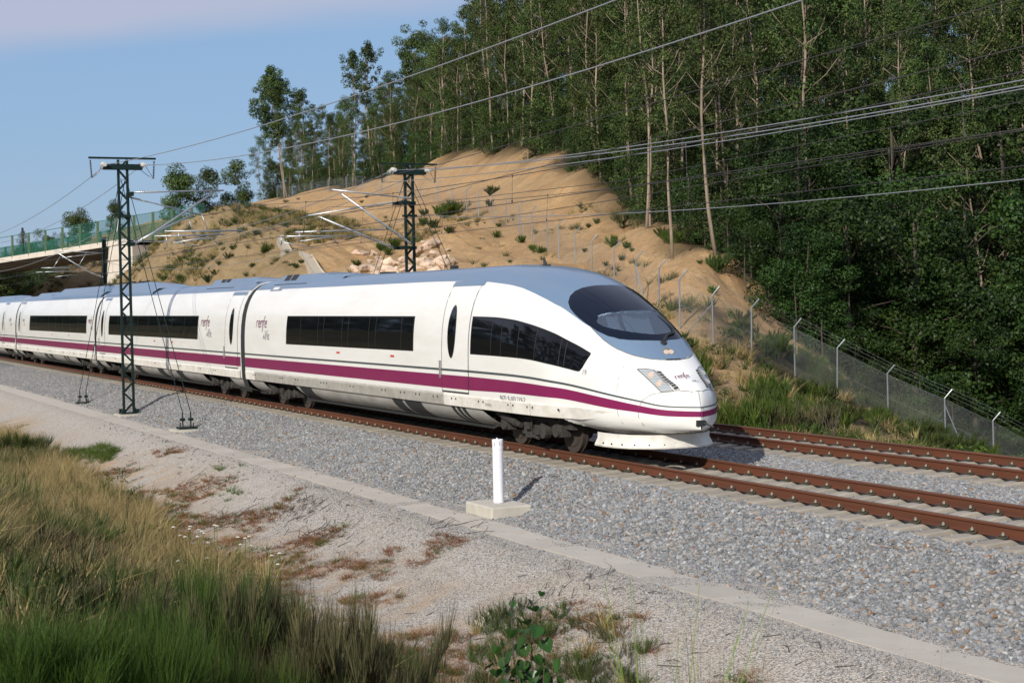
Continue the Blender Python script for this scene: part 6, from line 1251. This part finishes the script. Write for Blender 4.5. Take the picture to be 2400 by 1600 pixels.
# ------------------------------------------------------------------ boulders of the rock facing
BO = [mesh_of(stone_mesh(900+i, 0.9), 'boulder', M['rock']) for i in range(8)]
ROCKS = [(-37.1, 18.6), (-35.5, 18.8), (-35.3, 21.7), (-32.1, 19.1), (-33.8, 19.1), (-34.3, 20.8), (-40.6, 24.0), (-31.6, 19.5), (-34.3, 18.5), (-45.4, 26.1), (-40.8, 24.8), (-35.6, 18.7), (-34.5, 21.8), (-34.4, 21.3), (-36.2, 17.3), (-34.8, 18.1), (-47.3, 25.7), (-50.4, 23.1), (-42.8, 25.2), (-35.6, 19.4), (-34.4, 20.1), (-34.6, 19.7), (-37.8, 23.4), (-34.7, 18.9), (-51.2, 23.7), (-35.2, 22.6), (-35.2, 19.0), (-36.3, 20.8), (-47.6, 25.6), (-33.1, 20.0), (-49.5, 23.2), (-35.5, 18.8), (-50.1, 23.8), (-33.6, 19.3), (-44.2, 25.1), (-49.5, 22.7), (-50.7, 24.2), (-43.0, 24.8), (-45.0, 25.8), (-35.4, 18.6), (-41.5, 24.5), (-31.7, 20.0), (-51.4, 23.4), (-33.8, 20.9), (-43.5, 24.8), (-51.3, 23.0), (-44.0, 25.0), (-50.0, 24.1), (-50.0, 24.6), (-43.9, 25.8), (-43.7, 25.8), (-31.8, 19.7), (-35.1, 20.5), (-50.8, 24.0), (-33.3, 21.3), (-34.5, 21.8), (-51.4, 23.3), (-35.1, 20.5), (-34.4, 17.7), (-33.6, 18.8), (-33.0, 18.9), (-35.6, 17.6), (-32.1, 19.1), (-37.0, 18.7), (-36.1, 19.4), (-35.1, 18.6), (-51.1, 23.4), (-37.3, 17.9), (-44.5, 24.6), (-35.5, 18.9), (-43.4, 24.6), (-34.0, 20.9), (-34.3, 19.1), (-34.7, 18.8), (-34.2, 19.4), (-33.0, 18.2), (-42.0, 25.1), (-31.9, 20.7), (-37.9, 19.0), (-35.7, 17.3), (-32.0, 19.3), (-33.6, 20.7), (-34.6, 20.8), (-37.2, 17.7), (-44.0, 25.6), (-36.4, 17.0), (-35.4, 17.2), (-32.2, 19.4), (-34.3, 22.0), (-34.8, 21.1), (-32.7, 18.9), (-35.8, 18.2), (-43.4, 24.4), (-50.1, 24.3), (-50.0, 24.1), (-41.0, 25.0), (-32.9, 19.8), (-35.0, 20.6), (-34.8, 19.3), (-44.0, 25.7), (-36.5, 17.4), (-35.4, 22.2), (-34.7, 18.9), (-51.6, 23.5), (-36.7, 18.2), (-35.0, 18.2), (-33.6, 18.3), (-50.9, 23.2), (-34.7, 18.2), (-35.0, 19.3), (-33.4, 18.6), (-34.7, 21.3), (-34.3, 19.1), (-42.9, 24.9), (-35.6, 18.0), (-43.9, 25.3), (-51.6, 23.5), (-35.8, 17.8), (-31.3, 20.2), (-34.4, 17.7)]
for k, (x, y) in enumerate(ROCKS):
    o = bpy.data.objects.new('boulder', BO[k % 8]); COL.objects.link(o); s = r.uniform(0.3, 1.2); o.location = (x+r.uniform(-.8, .8), y+r.uniform(-.8, .8), gz(x, y)-s*0.08); o.rotation_euler = tuple(r.uniform(-0.6, 0.6, 2))+(r.uniform(0, 6.28),); o.scale = (s*1.3, s, s*0.9)
    tag(o, 'pinkish boulder of the rock facing behind the far mast', 'boulder', 'boulders of the rock facing')
# ------------------------------------------------------------------ grass and weeds
def pts_in(n, fx, fy, keep, seed):
    r_ = np.random.default_rng(seed); x = r_.uniform(*fx, n); y = r_.uniform(*fy, n); k = keep(x, y, r_); return x[k], y[k], r_
def scat(name, n, fx, fy, keep, protos, smin, smax, label, cat, seed, dz=-0.02):
    x, y, r_ = pts_in(n, fx, fy, keep, seed); m_ = len(x); return scatter(name, np.stack([x, y, ground_z(x, y)+dz], 1), np.stack([r_.normal(0, .12, m_), r_.normal(0, .12, m_), r_.uniform(0, 6.28, m_)], 1), r_.uniform(smin, smax, m_), protos, label, cat, seed)
TG = [blades('tuft', M['dry'], 60, 0.9, 0.35, 700+i, 0.35, 0.012, 0.6, 4) for i in range(3)]; TS = [blades('tuft', M['dry'], 34, 0.45, 0.3, 710+i, 0.5, 0.03, 0.4, 2) for i in range(3)]
TGr = [blades('tuft', M['broom'], 40, 0.22, 0.25, 720+i, 0.7, 0.012, 0.5, 2) for i in range(2)]; TR = [blades('weed', M['rust'], 70, 0.14, 0.25, 730+i, 1.0, 0.012, 0.3, 2, base=0.8) for i in range(2)]
TSg = [blades('tuft', M['broomdark'], 34, 0.5, 0.3, 740+i, 0.5, 0.03, 0.4, 2) for i in range(2)]
scat('dry_grass', 16000, (-180, -48), (10.5, 34), lambda x, y, r_: (fbm(x*0.25, y*0.25) > -0.02) & ((x-(y-20)+fbm(x*.2, y*.2)*20 < -66)), TS+TSg, 0.7, 1.7, 'dry and green grass tufts covering the spur by the bridge', 'grass', 21)
scat('dry_grass', 9000, (-100, 4), (11, 40), lambda x, y, r_: (fbm(x*0.3+9, y*0.3) > 0.13) & (y < edgeY(x)-1), TS+TSg, 0.5, 1.1, 'sparse dry grass on the sandy slope', 'grass', 22)
scat('dry_grass', 11000, (-4, 46), (8.9, 34), lambda x, y, r_: (fbm(x*0.4+3, y*0.4) > -0.02) & (y < 12+r_.exponential(7, len(x))), TS+TSg+TS, 0.7, 1.5, 'dry straw coloured grass between the far track and the fence', 'grass', 23)
bankline = lambda x: np.interp(x, [-10, 0, 10, 20, 28, 34, 40, 46], [-7.4, -7.6, -8.0, -8.5, -9.0, -9.6, -9.9, -10.2])
scat('tall_dry_grass', 4200, (-6, 40), (-13.5, -6.8), lambda x, y, r_: (y < bankline(x)+fbm(x*0.5, y*0.5)*2.2+r_.exponential(0.25, len(x))) & (x+y*0.3 < 33+fbm(x*0.6, y*0.4)*9), TG, 0.55, 1.15, 'tall golden dry grass on the bank at lower left', 'grass', 24)
TB = [broomy('clump', M['broomdark'], 10, 260, 0.55, 0.4, 750+i, 0.2, 0.010, 0.7, 2) for i in range(2)]+[broomy('clump', M['twig'], 10, 260, 0.5, 0.45, 753, 0.18, 0.008, 0.9, 2)]
scat('bank_scrub', 900, (4, 43), (-14, -7.4), lambda x, y, r_: (y < bankline(x)-0.2+fbm(x*0.7+4, y*0.7)*2.4) & (fbm(x*0.45, y*0.45+7) > -0.03), TB, 0.8, 2.0, 'low olive and grey scrub mixed into the dry grass at lower left', 'scrub', 31)
scat('verge_weeds', 1500, (36, 47.5), (-10.5, -5.6), lambda x, y, r_: (y < -6.2-(x-36)*0.02+fbm(x*0.9, y*0.9)*1.6-np.clip((x-41)*0.35, -2, 1.2)) & (r_.random(len(x)) < 0.5), TB+TR+TGr+TS[:1], 0.35, 0.85, 'mixed low weeds along the bottom edge of the picture', 'weeds', 32)
scat('bank_grass', 7000, (14, 47), (-14, -6.6), lambda x, y, r_: (y < bankline(x)+0.9+fbm(x*0.8, y*0.8)*1.8) & (r_.random(len(x)) < np.clip(0.25+(bankline(x)+0.6-y)*0.45, 0.05, 1)), TGr+TR+TS[:1], 0.6, 1.6, 'mixed low green and brown weeds on the bank near the camera', 'weeds', 25)
scat('rust_weeds', 9000, (8, 46), (-9.6, -4.9), lambda x, y, r_: (fbm(x*0.55+5, y*0.7) > 0.045+0.10*np.clip((y+6.6)/1.6, -1.0, 1.5)-0.07*np.exp(-((x-33.5)/3.5)**2-((y+6.2)/1.0)**2)) & (r_.random(len(x)) < 0.8), TR+TR+TGr[:1], 0.35, 1.0, 'rust coloured ground weeds scattered over the gravel slope', 'weeds', 26)
scat('green_weeds', 500, (-14, 30), (-8.6, -4.7), lambda x, y, r_: fbm(x*0.35+2, y*0.8) > 0.14, TGr, 0.5, 1.2, 'low green weeds on the gravel beside the path', 'weeds', 27)
scat('green_weeds', 420, (1.5, 9), (-7.8, -5.6), lambda x, y, r_: (x-5-(y+6.6)*1.5)**2/9+(y+6.6)**2/0.9 < 0.9+fbm(x*0.9, y*2)*3, TGr, 0.8, 1.5, 'bright green grass patch on the gravel left of centre', 'weeds', 28)
mb = MB(); r_ = random.Random(4)
for k in range(150):
    x = r_.uniform(8, 46); y = -4.7-abs(r_.gauss(0, 1.6)); a = r_.uniform(0, 3.14); L_ = r_.uniform(0.15, 0.6); z = gz(x, y)+0.02
    mb.tube([(x, y, z), (x+L_*0.5*math.cos(a), y+L_*0.5*math.sin(a), z+0.03), (x+L_*math.cos(a+0.2), y+L_*math.sin(a+0.2), z)], [0.006, 0.005, 0.003], 4)
for cx_, cy_, n_2 in ((24.6, -5.6, 60), (27.2, -6.1, 50), (17.5, -6.0, 40), (22.5, -6.6, 40), (36.0, -5.2, 14), (30.5, -4.9, 12)):
    for k in range(n_2):
        x = cx_+r_.gauss(0, .55); y = cy_+r_.gauss(0, .3); a = r_.gauss(2.2, 0.5); L_ = r_.uniform(0.2, 0.7); z = gz(x, y)+0.015
        mb.tube([(x, y, z), (x+L_*.5*math.cos(a), y+L_*.5*math.sin(a), z+r_.uniform(.03, .14)), (x+L_*math.cos(a+.25), y+L_*math.sin(a+.25), z+r_.uniform(0, .1))], [0.007, 0.005, 0.002], 4)
tag(mb.build('fallen_twigs', M['bark']), 'dry fallen twigs lying on the gravel', 'twigs', kind='stuff')
# ------------------------------------------------------------------ bushes near the camera
FB = [broomy('broom_bush', M['broomnear'], 60, 9000, 1.0, 0.62, 800, 0.34, 0.006, 0.4, 4), broomy('broom_bush', M['broomdark'], 60, 8000, 1.0, 0.7, 801, 0.30, 0.007, 0.5, 4), broomy('broom_bush', M['broomnear'], 50, 9000, 1.0, 0.6, 802, 0.42, 0.006, 0.35, 4),
      broomy('twig_bush', M['twig'], 60, 12000, 1.0, 0.75, 803, 0.20, 0.008, 0.8, 3), broomy('twig_bush', M['broomdark'], 60, 10000, 1.0, 0.75, 804, 0.22, 0.009, 0.7, 3)]
for x, y, s, k, h, lb in [(46.3, -14.3, 1.1, 0, .85, 'bright green broom in the extreme lower left corner, closest to the camera'), (46.0, -13.6, 1.1, 2, 1.15, 'dark blurred green broom near the lower left corner'), (45.6, -12.9, 1.05, 0, 1.28, 'green broom at the bottom edge, left of centre, with tall fine stems'),
        (45.9, -12.35, 0.9, 2, 1.28, 'dark green broom at the bottom edge between the tall ones'), (45.9, -11.8, 0.75, 0, 1.25, 'yellowish green broom at the bottom edge before the twiggy bush'), (44.6, -14.0, 1.1, 1, .85, 'darker broom behind the corner broom'), (44.2, -13.1, 1.1, 2, 1.15, 'green broom in the second row from the lower left corner'),
        (42.6, -11.6, 1.25, 3, 2.15, 'grey brown twiggy bush on the right of the foreground thicket'), (42.9, -10.9, 1.15, 3, 2.3, 'second twiggy bush beside the big grey brown one'), (42.2, -12.3, 1.1, 4, 1.65, 'dull green bush left of the twiggy ones'), (38.5, -10.9, 1.2, 4, 1.6, 'olive green bush with fine stems left of the twiggy bush'), (39.3, -11.5, 1.1, 0, 1.6, 'green fine stemmed bush in the middle of the thicket'), (40.6, -12.7, 1.1, 3, 1.1, 'brown dead bush behind the green brooms'),
        (35.5, -11.8, 1.1, 4, .85, 'dark olive bush half sunk in golden grass'), (30.5, -12.1, 1.5, 1, .9, 'dark green rounded bush at the left edge in dry grass'), (28.5, -11.2, 1.4, 4, .85, 'dull green low bush left in the dry grass'), (33.5, -12.4, 1.2, 3, .9, 'brown dead bush at the left between dry grass and green broom'), (34.0, -10.2, 1.0, 1, .8, 'small green bush at the lower edge of the golden grass'),
        (5.4, -8.6, 1.5, 4, 1.45, 'brown green bush at the far left edge beyond the dry grass'), (7.5, -8.9, 1.2, 3, 1.0, 'grey dead bush next to the far left one'), (43.4, -9.6, 0.6, 3, .7, 'low tangle of dead twigs in front of the twiggy bush')]:
    shrub(FB[k], x, y, s, lb, name='broom_bush', sz=h)
rl = np.random.default_rng(55); LW = []
for i in range(4):
    n = 150; a = rl.uniform(0, 6.28, n); q = rl.uniform(0, .2, n)*(1 if i % 2 else 1.4); C = np.stack([q*np.cos(a), q*np.sin(a), rl.uniform(0.02, 0.42 if i % 2 else 0.25, n)], 1)
    LW.append(leaf_mesh('leafy_weed', M['broomdark'] if i < 3 else M['broom'], C, rl.uniform(0.035, 0.08, n), np.clip(rl.normal(.5, .3, n), 0, 1), 56+i, 2.4, -0.1))
scat('leafy_weeds', 1000, (8, 46), (-13.6, -6.0), lambda x, y, r_: (y < bankline(x)+0.8+fbm(x*0.8+3, y*0.8)*2.6) & (fbm(x*0.6+1, y*0.6) > -0.08), LW, 0.5, 1.2, 'mixed leafy weeds growing through the bank grass', 'weeds', 61)
scat('leafy_weeds', 1300, (-3, 40), (9.2, 30), lambda x, y, r_: (y < 12+r_.exponential(5, len(x))), LW, 0.8, 1.9, 'leafy weeds between the far track and the fence', 'weeds', 62)
# white flower heads in the dry grass
mb = MB(); r_ = random.Random(9); st = MB()
for k in range(22):
    x = r_.uniform(26.5, 31.5); y = -8.6+r_.gauss(0, 0.55); z = gz(x, y); h_ = r_.uniform(0.45, 0.8); mb.disc((x, y, z+h_), (0, 0, 1), 0.04, 0.02, 0.015, 8); st.tube([(x, y, z), (x, y, z+h_)], 0.005, 4)
fl_ = empty('umbel_flowers', (29.5, -8.6, gz(29.5, -8.6)), 'cluster of small flat white flower heads at the edge of the golden grass', 'flowers'); tag(mb.build('flower_head', M['flower'], fl_), kind='stuff'); tag(st.build('stem', M['reed'], fl_), kind='stuff')
# poplar sapling with heart shaped leaves
def heart_leaf():
    o_ = [(0, 0), (.018, -.012), (.04, .002), (.047, .03), (.03, .062), (0, .095)]; pts = o_+[(-x, y) for x, y in o_[::-1][1:-1]]; mb = MB()
    mb.add([(0, 0.035, -0.006)]+[(x, y, 0.010*abs(x)/0.045) for x, y in pts], [(0, i+1, (i+1) % len(pts)+1) for i in range(len(pts))]); return mb
hl = mesh_of(heart_leaf(), 'leaf', M['poplar'], tone=[0.5]*10); hl2 = mesh_of(heart_leaf(), 'leaf', M['poplar'], tone=[0.9]*10)
px_, py_ = 47.12, -11.08; pz_ = gz(px_, py_); sap = empty('poplar_sapling', (px_, py_, pz_), 'young poplar shoot with glossy heart shaped leaves at the bottom edge', 'sapling')
rr = random.Random(12); zt_ = 1.12-pz_; side_dir = Vector((0.42, 0.907, 0)); nleaf = 0
for si, (hx, top_) in enumerate([(-0.11, zt_-0.02), (0.04, zt_), (-0.03, zt_-0.35), (0.10, zt_-0.40), (-0.18, zt_-0.36), (0.16, zt_-0.55), (-0.08, zt_-0.55)]):
    st_ = [Vector((0, 0, 0))+side_dir*hx*t+Vector((0.02*math.sin(5*t+si), 0.02*math.cos(4*t), top_*t)) for t in np.linspace(0, 1, 8)]
    mb = MB(); mb.tube([s_+Vector((px_, py_, pz_)) for s_ in st_], [0.010-0.007*t for t in np.linspace(0, 1, 8)], 6); sm_o = mb.build('stem', M['bark'], sap, smooth=True)
    for k in range(40):
        t = 1-0.66*(k/40)**0.9; q = Vector((np.interp(t, np.linspace(0, 1, 8), [s_[0] for s_ in st_]), np.interp(t, np.linspace(0, 1, 8), [s_[1] for s_ in st_]), top_*t))
        a = k*2.4+si; out = Vector((math.cos(a), math.sin(a), 0.35))*rr.uniform(0.03, 0.10)*(1+0.9*(1-t)); o = child(hl if rr.random() < .6 else hl2, 'leaf', sm_o, q+out)
        s_ = rr.uniform(0.75, 1.15)*(0.6 if t > 0.97 else 1); o.scale = (s_, s_, s_); o.rotation_euler = (rr.uniform(-1.4, -0.3), rr.uniform(-.5, .5), rr.uniform(0, 6.28))
# green grass stems and dark broom at the bottom edge
def reed(seed, n, H): return blades('grass_stem', M['reed'], n*2, H, 0.25, seed, 0.10, 0.017, 0.8, 7, base=0.35, tipw=0.25)
for x, y, n, H, m__, lb in [(48.3, -10.75, 26, 3.0, 'reed', 'tall light green grass stems at the bottom edge right of the poplar shoot'), (48.1, -10.7, 22, 2.5, 'reed', 'shorter light green grass beside the tall stems')]:
    z = gz(x, y); o = bpy.data.objects.new('tall_grass', reed(n, n, H)); COL.objects.link(o); o.location = (x, y, z); tag(o, lb, 'grass')
db_ = blades('broom_bush', M['broomdark'], 260, 2.75, 0.3, 77, 0.05, 0.010, 0.5, 5, base=0.6); o = bpy.data.objects.new('broom_bush', db_); COL.objects.link(o); o.location = (49.1, -10.85, gz(49.1, -10.85)); tag(o, 'upright dark green broom stems at the bottom edge right of the grass stems', 'shrub')
db2 = blades('dry_stem', M['twig'], 6, 2.3, 0.25, 78, 0.2, 0.008, 0.1, 4, base=0.3); o = bpy.data.objects.new('dry_stem', db2); COL.objects.link(o); o.location = (46.8, -7.6, gz(46.8, -7.6)); tag(o, 'single dead stalk with thin side twigs near the bottom right', 'dead stalk')
for i, (x, y, s) in enumerate([(43.2, -9.3, .8), (44.4, -9.9, .7), (44.9, -10.9, .6), (46.2, -9.3, .4), (42.0, -8.8, .5)]):
    shrub(FB[1] if i % 2 else FB[4], x, y, s*0.7, ['low green weed clump left of the poplar shoot', 'fine green clump just before the poplar shoot', 'green clump touching the poplar shoot', 'small dark clump between poplar shoot and grass stems', 'low olive clump on tan soil'][i], name='weed_clump')
